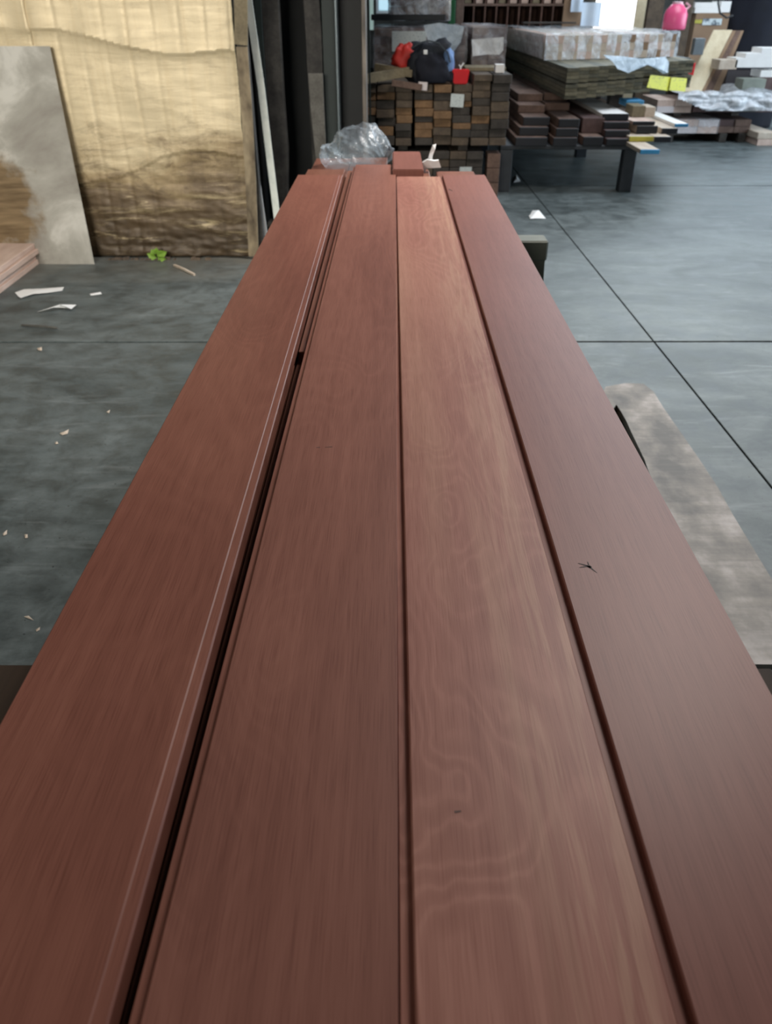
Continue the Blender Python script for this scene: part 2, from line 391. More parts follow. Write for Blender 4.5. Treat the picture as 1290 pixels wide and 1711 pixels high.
def membrane(xa, xb, za, zb, nx, nz, off=0., seed=0):
    def f(u, v):
        x = xa+(xb-xa)*u; z = za+(zb-za)*v
        q_ = (x/.165+.35*mn.noise(Vector((x*1.5, z*.6, seed)))) % 1.0; d = -.0032*(.5+mn.noise(Vector((int(x/.165)*1.7, z*.9, 4)))*1.3)*math.exp(-((q_-.5)/.09)**2)
        d += .010*mn.noise(Vector((x*3, z*4, 3+seed)))+.0018*mn.noise(Vector((x*9, z*22, 5)))
        lowk = max(0, .9-z)/.9
        d += lowk*(.012*mn.noise(Vector((x*4, z*18, 9)))+.006*mn.noise(Vector((x*14, z*30, 2))))
        e = z-curve_z(foldw, x)
        if e > 0: d += .032*math.exp(-e/.10)*(.7+.6*mn.noise(Vector((x*5, 0, 0))))
        else: d += .010*math.exp(e/.03)
        e = z-curve_z(fold2, x)
        if e > 0: d += .006*math.exp(-e/.12)
        if z < .05: d += .03*(.05-z)/.05*mn.noise(Vector((x*9, 1, 1)))
        xx = x + (.012*mn.noise(Vector((z*6, 3, seed))) if u in (0, 1) else 0)
        return (xx, WY-.035-off-d, z)
    return sheet(nx, nz, f)
xs = P(47, 60, WY-.05).x
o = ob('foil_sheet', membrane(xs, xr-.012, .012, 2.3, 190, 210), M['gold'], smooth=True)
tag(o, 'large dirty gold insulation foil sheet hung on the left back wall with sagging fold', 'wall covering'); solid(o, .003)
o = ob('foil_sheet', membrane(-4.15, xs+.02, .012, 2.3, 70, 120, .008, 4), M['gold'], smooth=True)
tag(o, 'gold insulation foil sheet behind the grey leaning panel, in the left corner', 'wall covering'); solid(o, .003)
# timber strips along the right edge of the foil
a = empty('edge_batten', P(400,0,WY-.06)*1, 'narrow weathered edge trim down the right side of the gold foil', 'trim')
def child_bar(name, pts, w_, t, m, par, **k):
    o = ob(name, path_bar([Vector(p)-par.location for p in pts], w_, t, **k), m, par); return o
child_bar('strip', [P(401,-80,WY-.07), P(403,30,WY-.07), P(403,75,WY-.07)], .085, .02, M['olive_lt'], a)
child_bar('strip', [P(404,78,WY-.065), P(412,180,WY-.065), P(419,300,WY-.065), P(424,428,WY-.065)], .075, .018, mat('mottled_bark_strip', (.42,.34,.22), (.09,.065,.04), 11, .7, bs=.5, stretch=(1,1,.5)), a)
o = ob('wall_post', path_bar([Vector((xr+.03,WY+.03,0)), Vector((xr+.03,WY+.03,5.3))], .07, .08), M['weather']); tag(o, 'dark weathered post at the right end of the gold foil', 'post')

# grey sheet leaning against the foil
def grey_mat():
    m, n, l, b = nt('grey_stained_sheet')
    tc = n.new('ShaderNodeTexCoord'); pos = tc.outputs['Object']
    a_ = noise(n, l, pos, 1.9, 6, .6, .5)
    col = ramp(n, l, a_, [(.34, (.27,.25,.22)), (.5, (.44,.43,.385)), (.6, (.68,.67,.62))])
    sp = n.new('ShaderNodeSeparateXYZ'); l.new(pos, sp.inputs[0])
    # rust-brown rubbed corner, low on the left
    vm = N(n, 'VectorMath', operation='DISTANCE'); vm.operation = 'DISTANCE'; l.new(pos, vm.inputs[0]); vm.inputs[1].default_value = (.0, 0, .42)
    nn = noise(n, l, pos, 7, 5); sm = N(n, 'Math', operation='MULTIPLY_ADD'); sm.inputs[1].default_value = .45; l.new(nn, sm.inputs[0]); l.new(vm.outputs['Value'], sm.inputs[2])
    st = N(n, 'Mapping'); st.inputs['Scale'].default_value = (3,1,30); l.new(pos, st.inputs[0])
    br = ramp(n, l, noise(n, l, st.outputs[0], 1, 4), [(.3, (.12,.075,.03)), (.7, (.30,.21,.11))])
    col = mix(n, l, ramp(n, l, sm.outputs[0], [(.50, 1.), (.62, 0.)]), col, br)
    l.new(col, b.inputs['Base Color']); b.inputs['Roughness'].default_value = .6
    bump(n, l, b, nn, .1, .003); return m
x0g = P(-40,430,5.8).x; zt = P(60,77,5.94).z
bl = Vector((P(-40,428,5.80).x, 5.80, 0)); br_ = Vector((P(155,428,5.80).x, 5.80, 0))
tl = Vector((P(-20,77,5.93).x-.1, 5.93, zt)); tr = Vector((P(83,77,5.93).x, 5.93, zt))
t_ = Vector((0,.006,0)); org = Vector((P(0,428,5.8).x, 5.8, 0))
bm = bmesh.new(); hexa(bm, [v-org for v in (bl, br_, br_+t_, bl+t_, tl, tr, tr+t_, tl+t_)])
o = ob('leaning_sheet', bm, grey_mat()); o.location = org
tag(o, 'grey stained flat sheet leaning against the gold foil wall', 'panel')

# pale boards stacked on the floor, lower left
n_b = 4; th = .036
for k in range(n_b):
    z0 = .0+k*(th+.001); xr_ = -2.60+(.0,-.012,.014,-.006)[k]
    o = ob('pale_board', boxbm((0,0,0), (.62,1.05+.02*k,th), .003), M['pinkwood']); o.location = (xr_-.62, 4.74-.01*k, z0); o.rotation_euler.z = math.radians(1)
    tag(o, ('lowest', 'second lowest', 'second highest', 'topmost')[k]+' pale pink board of the low stack by the left wall', 'board', 'pale pink boards stacked by the left wall')

# ------------------------------------------------------------------ dark bay: battens, posts, column
o = ob('pale_batten', path_bar([P(408,-60,6.3), P(415,0,6.3), P(426,75,6.3), P(437,150,6.3), P(449,250,6.28), P(462,355,6.25), Vector((P(470,410,6.22).x,6.22,0.0))], .05, .012), M['batten'])
tag(o, 'thin pale bowed batten standing in the dark gap beside the gold foil', 'batten')
o = ob('pale_batten', path_bar([P(428,262,6.18), P(433,310,6.18), P(440,360,6.18), Vector((P(448,408,6.18).x,6.18,0))], .022, .010), M['paper'])
tag(o, 'short white strip standing low beside the longer pale batten', 'batten')
o = ob('green_batten', path_bar([P(427,-60,6.55), P(434,60,6.55), P(447,250,6.5), Vector((P(466,400,6.5).x,6.5,0))], .045, .02), M['steel_green'])
tag(o, 'dark green strip leaning behind the pale bowed batten', 'batten')
def postpoly(name, pxl, pxr, Y, d, m, label):
    bm = bmesh.new(); rows = []
    for (xa, y), (xb, _) in zip(pxl, pxr):
        A = P(xa, y, Y); B = P(xb, y, Y)
        rows.append([bm.verts.new(q) for q in (A, B, B+Vector((0,d,0)), A+Vector((0,d,0)))])
    A = P(pxl[-1][0], pxl[-1][1], Y); B = P(pxr[-1][0], pxr[-1][1], Y)
    if A.z > 0:
        rows.append([bm.verts.new(q) for q in (Vector((A.x+.01,Y,0)), Vector((B.x+.01,Y,0)), Vector((B.x+.01,Y+d,0)), Vector((A.x+.01,Y+d,0)))])
    for i in range(len(rows)-1):
        for j in range(4): bm.faces.new([rows[i][j], rows[i][(j+1)%4], rows[i+1][(j+1)%4], rows[i+1][j]])
    bm.faces.new(rows[0]); bm.faces.new(rows[-1][::-1]); bmesh.ops.recalc_face_normals(bm, faces=bm.faces[:])
    return tag(ob(name, bm, m), label, 'post')
postpoly('timber_post', [(435,-80),(437,0),(441,70),(447,160),(454,250),(462,330)], [(463,-80),(464,0),(468,70),(473,150),(480,225),(480,300)], 6.75, .12, M['weather'], 'rough weathered grey timber post in the dark gap left of the green column')
postpoly('timber_post', [(504,-80),(507,0),(511,60),(514,122)], [(531,-80),(533,0),(537,60),(539,122)], 6.9, .06, M['weather'], 'dark upper board beside the left face of the green column')
for q in [o for o in bpy.data.objects if o.name.startswith('timber_post')][-1:]:
    pass
postpoly('timber_post', [(515,123),(519,180),(525,240),(532,300)], [(539,123),(541,180),(544,240),(546,300)], 6.80, .05, M['weather_lt'], 'paler lower board standing beside the left face of the green column')
colm = empty('steel_column', (P(575,200,6.95).x, 6.95, 0), 'dark green steel column with painted edge highlight in front of the black bay', 'column')
def colpart(name, xl0, xr0, xl1, xr1, Y, d, m):
    A, B = P(xl0,0,Y), P(xr0,0,Y); c, e = P(xl1,210,Y), P(xr1,210,Y)
    # a straight vertical member: average the two readings
    xa, xb = (A.x+c.x)/2, (B.x+e.x)/2
    return ob(name, boxbm(Vector((xa,Y,0))-colm.location, Vector((xb,Y+d,5.4))-colm.location, .004), m, colm)
colpart('box_face', 535,556,545,567, 6.93, .28, M['steel_green'])
colpart('flange', 556,560,566,570, 6.91, .30, mat('blue_grey_edge', (.16,.2,.22), (.08,.1,.11), 5, .4, .3))
colpart('web', 560,603,571,607, 7.12, .02, M['steel_dark'])
colpart('flange', 603,611,606,613, 6.90, .32, M['steel_lit'])
postpoly('green_upright', [(613,-80),(614,0),(617,200),(618,300)], [(616,-80),(617,0),(620,200),(621,300)], 8.0, .06, M['steel_green'], 'thin dark green upright right behind the steel column')

# ------------------------------------------------------------------ trestles carrying the red boards
TZ = .862
def trestle(loc, x0, x1, wy, m, label, legs):
    t = empty('trestle', loc, label, 'trestle')
    ob('beam', boxbm((x0,-wy/2,TZ-.075), (x1,wy/2,TZ), .006), m, t)
    for lx in legs:
        for s in (-1, 1):
            ob('leg', path_bar([Vector((lx, s*.02, TZ-.07)), Vector((lx+.0, s*.17, .0))], .05, .035), m, t)
        ob('cross_brace', boxbm((lx-.02,-.13,.25), (lx+.02,.13,.29)), m, t)
    ob('rail', boxbm((legs[0],-.02,.45), (legs[-1],.02,.5)), m, t)
    return t
pt = Z(910,392,TZ); Yf = pt.y
trestle((0,Yf-.05,0), -.36, pt.x, .10, M['trestle'], 'dark green trestle holding up the far end of the red boards', (-.28, pt.x-.03))
pn = Z(0,1106,TZ)
trestle((0,pn.y-.09,0), pn.x-.22, Z(1272,1122,TZ).x+.02, .18, M['trestle_brown'], 'dark brown timber trestle under the near part of the red boards', (pn.x-.12, Z(1272,1122,TZ).x-.06))

# ------------------------------------------------------------------ red boards
ZT = 1.0; T = .027
def board_profile(w_, left='tongue', right='square', c=.0016):
    """XZ section; top face at z=0"""
    p = []
    if left == 'tongue':
        p += [(-.0, -.0105), (-.0100, -.0105), (-.0110, -.0115), (-.0110, -.0205), (0, -.0205), (0, -T)]
    else: p += [(0, -T)]
    p = p[::-1]                                  # bottom-left going up
    p += [(0, -c), (c, 0)]
    if right == 'lip':
        p += [(w_-.0135, 0), (w_-.0118, -.0011), (w_-.0018, -.0016), (w_, -.0035), (w_, -T)]
    else:
        p += [(w_-.0004, 0), (w_, -.0005), (w_, -T)]
    return p
def red_board(xl0, xl1, w_, y0, y1, top, m, label, left, right, bend=0, parts=None):
    """left edge x at y=.26 and at the far end (slight fanning of the boards)"""
    L = y1-y0
    bm = prism(board_profile(w_, left, right), 0, L, 12, (lambda y: bend*math.sin(math.pi*y/L)) if bend else None)
    o = ob('red_board', bm, m); o.location = (xl0, y0, top); o.rotation_euler.z = -math.atan2(xl1-xl0, L)
    return tag(o, label, 'board', 'planed red boards on the trestles')
def topx(x, y): return Z(x, y, ZT)
YN = .05
def edge(pa, pb, Yq):
    a, b = topx(*pa), topx(*pb); return a.x+(b.x-a.x)*(Yq-a.y)/(b.y-a.y)
specs = [
 ('board1', (500,292), (113,997), (183.9,1711), 292, 'lip', 'left-hand planed red board with a stepped shiny right edge', 'square'),
 ('board2', (593,282), (231,1711), None, 275, 'square', 'brownish red planed board between the wide dark gap and the narrow middle gap', 'tongue'),
 ('board3', (663.5,300), (691,1711), None, 295, 'square', 'paler red board with swirling oval grain, right of the middle gap', 'tongue'),
 ('board4', (745,312), (1163,1711), None, 292, 'square', 'right-hand red board with straight grain and a small dark knot crack', 'tongue'),
]
def fary(x, y): return topx(x, y).y
YF = {'board1': fary(530,292), 'board2': fary(625,275), 'board3': fary(700,295), 'board4': fary(790,292)}
W = {}
# board 1: left edge through two points; right edge (lip) drives the width
def mk(key, la, lb, ra, rb, label, left, right):
    yf = YF[key]
    l0, l1 = edge(la, lb, YN), edge(la, lb, yf); r0, r1 = edge(ra, rb, YN), edge(ra, rb, yf)
    w0, w1 = r0-l0, r1-l1; wm = (edge(ra, rb, 1.2)-edge(la, lb, 1.2)); W[key] = wm
    # keep the board rectangular: centre line through both ends
    c0, c1 = (l0+r0)/2, (l1+r1)/2
    print('board', key, 'w near/far/mid', round(w0,4), round(w1,4), round(wm,4), 'x', round(l0,3), round(r0,3), round(l1,3), round(r1,3), 'yf', round(yf,3))
    return red_board(c0-wm/2, c1-wm/2, wm, YN, yf, ZT, M[key], label, left, right)
b1 = mk('board1', (500,292), (113,997), (568,300), (184,1711), specs[0][6], 'square', 'lip')
b2 = mk('board2', (593,282), (231,1711), (661,300), (667,1711), specs[1][6], 'tongue', 'square')
b3 = mk('board3', (664,300), (691,1711), (738,310), (1135,1711), specs[2][6], 'tongue', 'square')
b4 = mk('board4', (745,310), (1163,1711), (810,293), (1110,835), specs[3][6], 'tongue', 'square')
# growth-ring figure of each board, with its own knot centres
def local(b, px):
    b_ = b.matrix_basis.inverted() @ topx(*px); return b_.x, b_.y
def kn(b, c, rxp, ytop, am):
    x, y = local(b, c); x2, _ = local(b, (c[0]+rxp, c[1])); _, y2_ = local(b, (c[0], ytop)); return (x, y, abs(x2-x), abs(y2_-y), am)
def remat(b, m): b.data.materials[0] = m; return m
M['board3'] = remat(b3, board_mat('red_board_c_figured', (.30,.125,.097), (.375,.167,.128), (.45,.222,.162), .62, 30, 12.4, (.50,.29,.205), .35,
    knots=[kn(b3, (745,845), 130, 690, .22), kn(b3, (765,1300), 210, 1060, .2), kn(b3, (740,545), 90, 470, -.16)]))
remat(b1, board_mat('red_board_a_figured', (.195,.074,.053), (.24,.094,.067), (.285,.118,.082), .28, 22, 3.1, knots=[kn(b1, (175,1200), 190, 1050, .16), kn(b1, (420,545), 80, 500, .12)]))
remat(b2, board_mat('red_board_b_figured', (.205,.083,.062), (.255,.107,.079), (.305,.133,.098), .30, 22, 7.7, knots=[kn(b2, (450,1080), 110, 930, -.13), kn(b2, (400,1400), 220, 1150, .16)]))
# knots and chips
knot = mat('knot_black', (.03,.012,.008), (.015,.006,.004), 60, .7)
def crack(name, b, px, pts, m=knot, r=.0012):
    p = topx(*px); loc = b.matrix_basis.inverted() @ p
    bm = bmesh.new()
    for (a, c, w1, w2) in pts:
        a = Vector((a[0], a[1], 0)); c = Vector((c[0], c[1], 0)); d = (c-a).normalized(); n_ = Vector((-d.y, d.x, 0))
        q = [a-n_*w1, c-n_*w2, c+n_*w2, a+n_*w1]
        hexa(bm, [v+Vector((0,0,-.0004)) for v in q]+[v+Vector((0,0,.0002)) for v in q])
    o = ob(name, bm, m, b); o.location = (loc.x, loc.y, 0); return o
crack('knot_crack', b4, (983,946), [((0,0),(-.012,.006),.0016,.0006), ((0,0),(-.012,-.003),.0014,.0005), ((0,0),(.008,-.014),.0018,.0003), ((.001,.002),(.001,.009),.0008,.0006), ((0,0),(.003,-.003),.003,.002)])['label'] = 'small dark forked crack'
crack('knot_chip', b4, (752,317), [((-.004,.01),(.004,-.012),.004,.002), ((.004,-.012),(.008,-.03),.002,.0006)])
faint = mat('faint_mark', (.10,.045,.032), (.08,.035,.025), 60, .6)
crack('grain_mark', b2, (547,748), [((-.018,0),(-.012,.001),.0006,.0012), ((-.004,.001),(.008,.003),.0005,.0011)], faint)
crack('grain_mark', b3, (765,1357), [((-.003,0),(.003,.001),.0012,.0008)], faint)
# lower layers (seen in the gaps and at the far ends)
def low(x0, x1, y0, y1, top, label, m='board_low'):
    o = ob('red_board', boxbm((0,0,-T), (x1-x0, y1-y0, 0), .0016), M[m]); o.location = (x0, y0, top)
    return tag(o, label, 'board', 'planed red boards on the trestles')
Z2, Z3, Z4, Z5 = ZT-T-.001, ZT-2*T-.002, ZT-3*T-.003, ZT-4*T-.004
l1x = edge((500,292),(113,997),1.5)
y2 = Z(560,283,Z2).y
sp_y = Z(512,585,Z2).y
low(l1x+.006, l1x+.178, .04, y2, Z2, 'second-layer red board directly beneath the left-hand board')
gx0 = l1x+.181; gx1 = l1x+.222
o = low(Z(512,585,Z2).x-.018, Z(512,585,Z2).x+.016, sp_y, y2-.01, Z2-.004, 'narrow red strip lying inside the wide dark gap')
low(l1x+.226, l1x+.385, .04, fary(625,275)+.05, Z2, 'second-layer red board beneath the brownish board')
low(.01, .17, .06, Z(750,283,Z2).y, Z2, 'second-layer red board beneath the swirling-grain board')
low(.205, .375, .05, Z(790,285,Z2).y-.02, Z2, 'second-layer red board beneath the right-hand board')
low(l1x+.004, l1x+.182, .03, 4.35, Z3, 'third-layer red board at the left, running on under the clear plastic bag')
low(l1x+.186, l1x+.372, .03, 4.38, Z3, 'third-layer red board second from the left, running on under the clear plastic bag')
low(.0, .18, .03, 4.0, Z3, 'third-layer red board beneath the middle gap')
low(.19, .37, .03, 3.5, Z3, 'third-layer red board at the right')
for k, (a, bq) in enumerate(((-.385,-.20), (-.19,0.), (.01,.19), (.20,.37))):
    low(a, bq, .02, 4.3 if k < 2 else 3.45, Z4, ('bottom red board at the left of the pile', 'bottom red board left of centre in the pile', 'bottom red board right of centre in the pile', 'bottom red board at the right of the pile')[k])
    o = ob('spacer_batten', boxbm((0,0,0),(.78,.04,Z5-TZ+T), .001), M['board_low']) if False else None
for y_ in (Yf-.07, pn.y-.11):
    o = ob('spacer_batten', boxbm((-.385,0,0),(.385,.04, Z4-T-TZ-.001), .001), M['board_low']); o.location = (0, y_, TZ+.0005)
    tag(o, ('narrow packing batten between pile and far trestle' if y_ > 2 else 'narrow packing batten between pile and near trestle'), 'batten')
# raised offcut at the far end
pa, pb = P(656,283,3.56), P(708,283,3.56)
zt_ = Z(680,283,1).z; top_o = P(680,283,3.56).z; yb_ = Z(680,253,top_o).y
x1b = Z(702,253,top_o).x; x0b = Z(656,253,top_o).x
bm = bmesh.new(); zb_ = Z2
hexa(bm, [(pa.x,3.56,Z2+.001),(pb.x,3.56,Z2+.001),(x1b,yb_,Z2+.001),(x0b,yb_,Z2+.001),(pa.x,3.56,top_o),(pb.x,3.56,top_o),(x1b,yb_,top_o),(x0b,yb_,top_o)])
bmesh.ops.bevel(bm, geom=bm.edges[:], offset=.004, segments=2, affect='EDGES')
o = ob('offcut_block', bm, M['board4']); tag(o, 'short thick pinkish offcut standing proud at the far end of the red boards', 'offcut')
print('offcut', top_o, yb_)
# white torn scrap by the offcut
org = Z(722,281,Z2)
sc_ = empty('torn_wrap', (org.x, 3.75, Z2), 'torn white wrapping scrap beside the raised offcut at the far end', 'scrap')
def pxsheet(name, poly, Y, m, par, thick=.003, wob=.02, seed=0):
    bm = bmesh.new(); vs = []
    for i, (x, y) in enumerate(poly):
        q = P(x, y, Y+wob*mn.noise(Vector((i*1.3, seed, 0))))
        vs.append(bm.verts.new(q-(par.location if par else Vector((0,0,0)))))
    f = bm.faces.new(vs); r = bmesh.ops.extrude_face_region(bm, geom=[f])
    for v in [e for e in r['geom'] if isinstance(e, bmesh.types.BMVert)]: v.co.y += thick
    bmesh.ops.recalc_face_normals(bm, faces=bm.faces[:]); bmesh.ops.triangulate(bm, faces=[q for q in bm.faces if len(q.verts) > 4])
    return ob(name, bm, m, par)
pxsheet('crumpled_base', [(706,272),(714,267),(726,269),(733,268),(737,280),(722,281),(713,281),(709,291),(707,280)], 3.78, M['paper'], sc_, .03, .05)
pxsheet('upright_tail', [(714,270),(718,256),(723,243),(729,241),(727,250),(723,260),(722,270)], 3.8, M['paper'], sc_, .012, .05, 3)

# clear plastic bag on the pile end
def crumple(p, s, seed):
    r = 1-abs(mn.noise(p*s+Vector((seed,0,0))))*2
    return r
def bagmesh(px, Y, dy, zb, seed, amp=.13, sq=.8):
    xa, xb, z0, z1 = fb(*px, Y); z0 = zb
    c = Vector(((xa+xb)/2, Y, z0)); rx, rz = (xb-xa)/2, (z1-z0)
    bm = bmesh.new(); bmesh.ops.create_icosphere(bm, subdivisions=6, radius=1)
    for v in bm.verts:
        p = v.co.copy(); q = Vector((p.x*2.0+p.z*.8, p.y*1.2, p.z*.9)); w_ = q+.5*mn.noise_vector(q*1.1+Vector((seed,0,0)))
        k = 1+amp*(crumple(w_, 1.1, seed)-.5)+amp*.35*(crumple(w_, 3.2, seed+5)-.5)+.08*(p.x-.2)*0
        z = (p.z*.62+.38)*(1+.16*math.sin(p.x*2.6+.6))
        v.co = Vector((math.copysign(abs(p.x)**sq, p.x)*rx*k, p.y*dy*k, max(0.0, z*rz*.93*k)))
    return bm, c
bg = None
bm, c = bagmesh((536,655,212,285), 4.08, .16, Z3+.002, 2.0)
o = ob('clear_bag', bm, M['baglear'], smooth=True); o.location = c
tag(o, 'crumpled clear plastic bag at the far end of the red boards', 'plastic bag')

# ------------------------------------------------------------------ floor things near the boards, right side
def plank_mat():
    m, n, l, b = nt('rough_sawn_plank')
    cr = noise(n, l, coords(n, l, (2.5, 28, 1), False), 1.0, 5, .7, .5)
    bg_ = noise(n, l, coords(n, l, (4, 3, 1), False), 1.0, 5, .6)
    col = ramp(n, l, bg_, [(.38, (.06,.052,.040)), (.5, (.15,.133,.11)), (.62, (.29,.265,.245))])
    col = mix(n, l, .6, col, ramp(n, l, cr, [(.35, .3), (.65, .68)]), 'SOFT_LIGHT')
    l.new(col, b.inputs['Base Color']); b.inputs['Roughness'].default_value = .55; bump(n, l, b, cr, .3, .004)
    return m
zf = .06
outl = [Z(1002,668,zf), Z(1012,646,zf), Z(1045,640,zf), Z(1075,641,zf), Z(1092,654,zf), Z(1108,680,zf), Z(1126,706,zf), Z(1150,740,zf), Z(1172,772,zf), Z(1200,815,zf), Z(1226,862,zf), Z(1258,915,zf), Z(1294,975,zf), Z(1375,1110,zf)]
outl += [Z(1225,1110,zf), Z(1128,900,zf), Z(1088,800,zf), Z(1077,768,zf), Z(1066,745,zf), Z(1055,722,zf), Z(1047,704,zf), Z(1038,688,zf), Z(1030,676,zf), Z(1020,690,zf)]
org = Vector((outl[4].x, outl[4].y, 0))
bm = bmesh.new(); vs = [bm.verts.new((p.x-org.x, p.y-org.y, zf-.03)) for p in outl]; f = bm.faces.new(vs)
r = bmesh.ops.extrude_face_region(bm, geom=[f])
for v in [e for e in r['geom'] if isinstance(e, bmesh.types.BMVert)]: v.co.z = zf
bmesh.ops.recalc_face_normals(bm, faces=bm.faces[:])
o = ob('rough_slab_board', bm, plank_mat()); o.location = org
tag(o, 'wide rough-sawn board with a jagged notched end lying on the floor right of the red boards', 'board')
bmv = bmesh.new()
for (ya, label) in ((3.2,'far floor bearer under the rough-sawn board'), (2.1,'near floor bearer under the rough-sawn board')):
    o = ob('bearer', boxbm((0,0,0), (.30,.06,zf-.031), .002), M['t_mid']); o.location = (.86 if ya > 3 else .92, ya, 0.0005); tag(o, label, 'bearer')
bmv.free()

# litter
def litter(name, pts, label, cat, m, lift=.02, par=None, seed=1):
    w_ = [Z(x, y, .003) for x, y in pts]; c = sum(w_, Vector())/len(w_)
    bm = bmesh.new(); cv = bm.verts.new((0,0,lift*.6)); vs = []
    for i, p in enumerate(w_):
        vs.append(bm.verts.new((p.x-c.x, p.y-c.y, lift*max(0, mn.noise(Vector((i*2.1, seed, 0)))+.1))))
    for i in range(len(vs)): bm.faces.new([cv, vs[i], vs[(i+1)%len(vs)]])
    o = ob(name, bm, m); o.location = (c.x, c.y, .0015); solid(o, .001)
    return tag(o, label, cat)
litter('paper_scrap', [(25,489),(40,484),(70,482),(107,480),(104,486),(80,490),(55,493),(35,499),(30,495)], 'larger torn white paper lying by the pale boards on the left floor', 'paper', M['paper'], .02)
litter('paper_scrap', [(63,522),(90,516),(110,513),(128,511),(120,519),(112,514),(90,519)], 'small folded white scrap in front of the larger torn paper', 'paper', M['paper'], .05, seed=3)
litter('paper_scrap', [(150,491),(168,488),(170,491),(152,494)], 'tiny white scrap right of the larger torn paper', 'paper', M['paper'], .01)
litter('paper_scrap', [(884,362),(890,352),(900,356),(912,365),(896,366),(886,367)], 'bright white scrap on the floor beyond the right-hand red board', 'paper', M['paper'], .06, seed=5)
litter('paper_scrap', [(858,305),(863,292),(870,303)], 'small white scrap on the floor under the steel bench', 'paper', M['paper'], .02, seed=6)
litter('wood_chip', [(100,724),(112,722),(115,717),(113,725),(104,727)], 'curled pale shaving on the left floor, upper of the pair', 'wood chip', M['palewood'], .012)
litter('wood_chip', [(92,739),(96,738),(97,741),(93,742)], 'round pale chip just below the curled shaving', 'wood chip', M['palewood'], .008)
litter('wood_chip', [(41,893),(46,893),(46,898),(42,899)], 'round pale chip low on the left floor', 'wood chip', M['palewood'], .008)
litter('wood_chip', [(5,892),(12,886),(11,892),(6,895)], 'curled chip at the left border', 'wood chip', M['palewood'], .012)
litter('wood_chip', [(60,1052),(67,1048),(66,1052),(61,1055)], 'pale chip just above the brown trestle', 'wood chip', M['palewood'], .008)
litter('wood_chip', [(40,1030),(48,1029),(56,1036),(48,1033)], 'thin pale sliver above the brown trestle', 'wood chip', M['palewood'], .006)
litter('wood_chip', [(178,688),(184,685),(182,690)], 'tiny chip by the edge of the left-hand red board', 'wood chip', M['palewood'], .006)
litter('wood_chip', [(62,582),(70,580),(70,586),(64,585)], 'tiny chip just before the floor joint on the left', 'wood chip', M['palewood'], .01)
def stick(pa, pb, r, label, m):
    a, b = Z(*pa, .006), Z(*pb, .006); o = ob('stick', path_bar([a, (a+b)/2+Vector((0,0,.004)), b], r, r, Vector((0,0,1))), m); return tag(o, label, 'stick')
stick((291,443), (325,459), .014, 'pale thin stick on the floor in front of the gold foil', M['palewood'])
stick((36,543), (96,548), .008, 'thin dark grey stick on the left floor', M['weather_lt'])
# weed at the wall foot
pw = Z(272,428,0)
wd = empty('weed', (pw.x, 5.90, 0), 'small bright green weed growing at the foot of the gold foil', 'plant')
ob('stem', path_bar([Vector((0,0,0)), Vector((.005,-.01,.05))], .006, .006), M['leaf'], wd)
for (dx, dz, a_, s) in ((-.035,.05,2.6,.075), (.03,.07,.5,.08), (0,.085,1.5,.07), (-.02,.075,2.0,.07), (.02,.035,-.2,.06), (0,.05,.9,.09), (-.01,.04,2.9,.06)):
    bm = bmesh.new(); pts = [(0,0),(s*.5,s*.35),(s,0),(s*.5,-s*.35)]
    vs = [bm.verts.new((px_*math.cos(a_)-pz_*math.sin(a_), -.012*(i % 2), px_*math.sin(a_)*.6+pz_*math.cos(a_))) for i, (px_, pz_) in enumerate(pts)]
    bm.faces.new(vs); o = ob('leaf', bm, M['leaf'], wd); o.location = (dx*.3,-.02,dz*.7); solid(o, .001)
bm = bmesh.new()
for k in range(26):
    x = random.uniform(P(180,428,5.92).x, P(350,428,5.92).x); s = random.uniform(.012,.05)
    hexa(bm, [Vector((x+a*s*random.uniform(.6,1.2), 5.93+b*.02, c*s*.5)) for a, b, c in ((0,-1,0),(1,-1,0),(1,1,0),(0,1,0),(.1,-.6,.9),(.8,-.6,.7),(.8,.6,.9),(.2,.6,.6))])
tag(ob('debris', bm, M['t_mid']), 'dark soil crumbs and rubble at the foot of the gold foil', 'debris', kind='stuff')

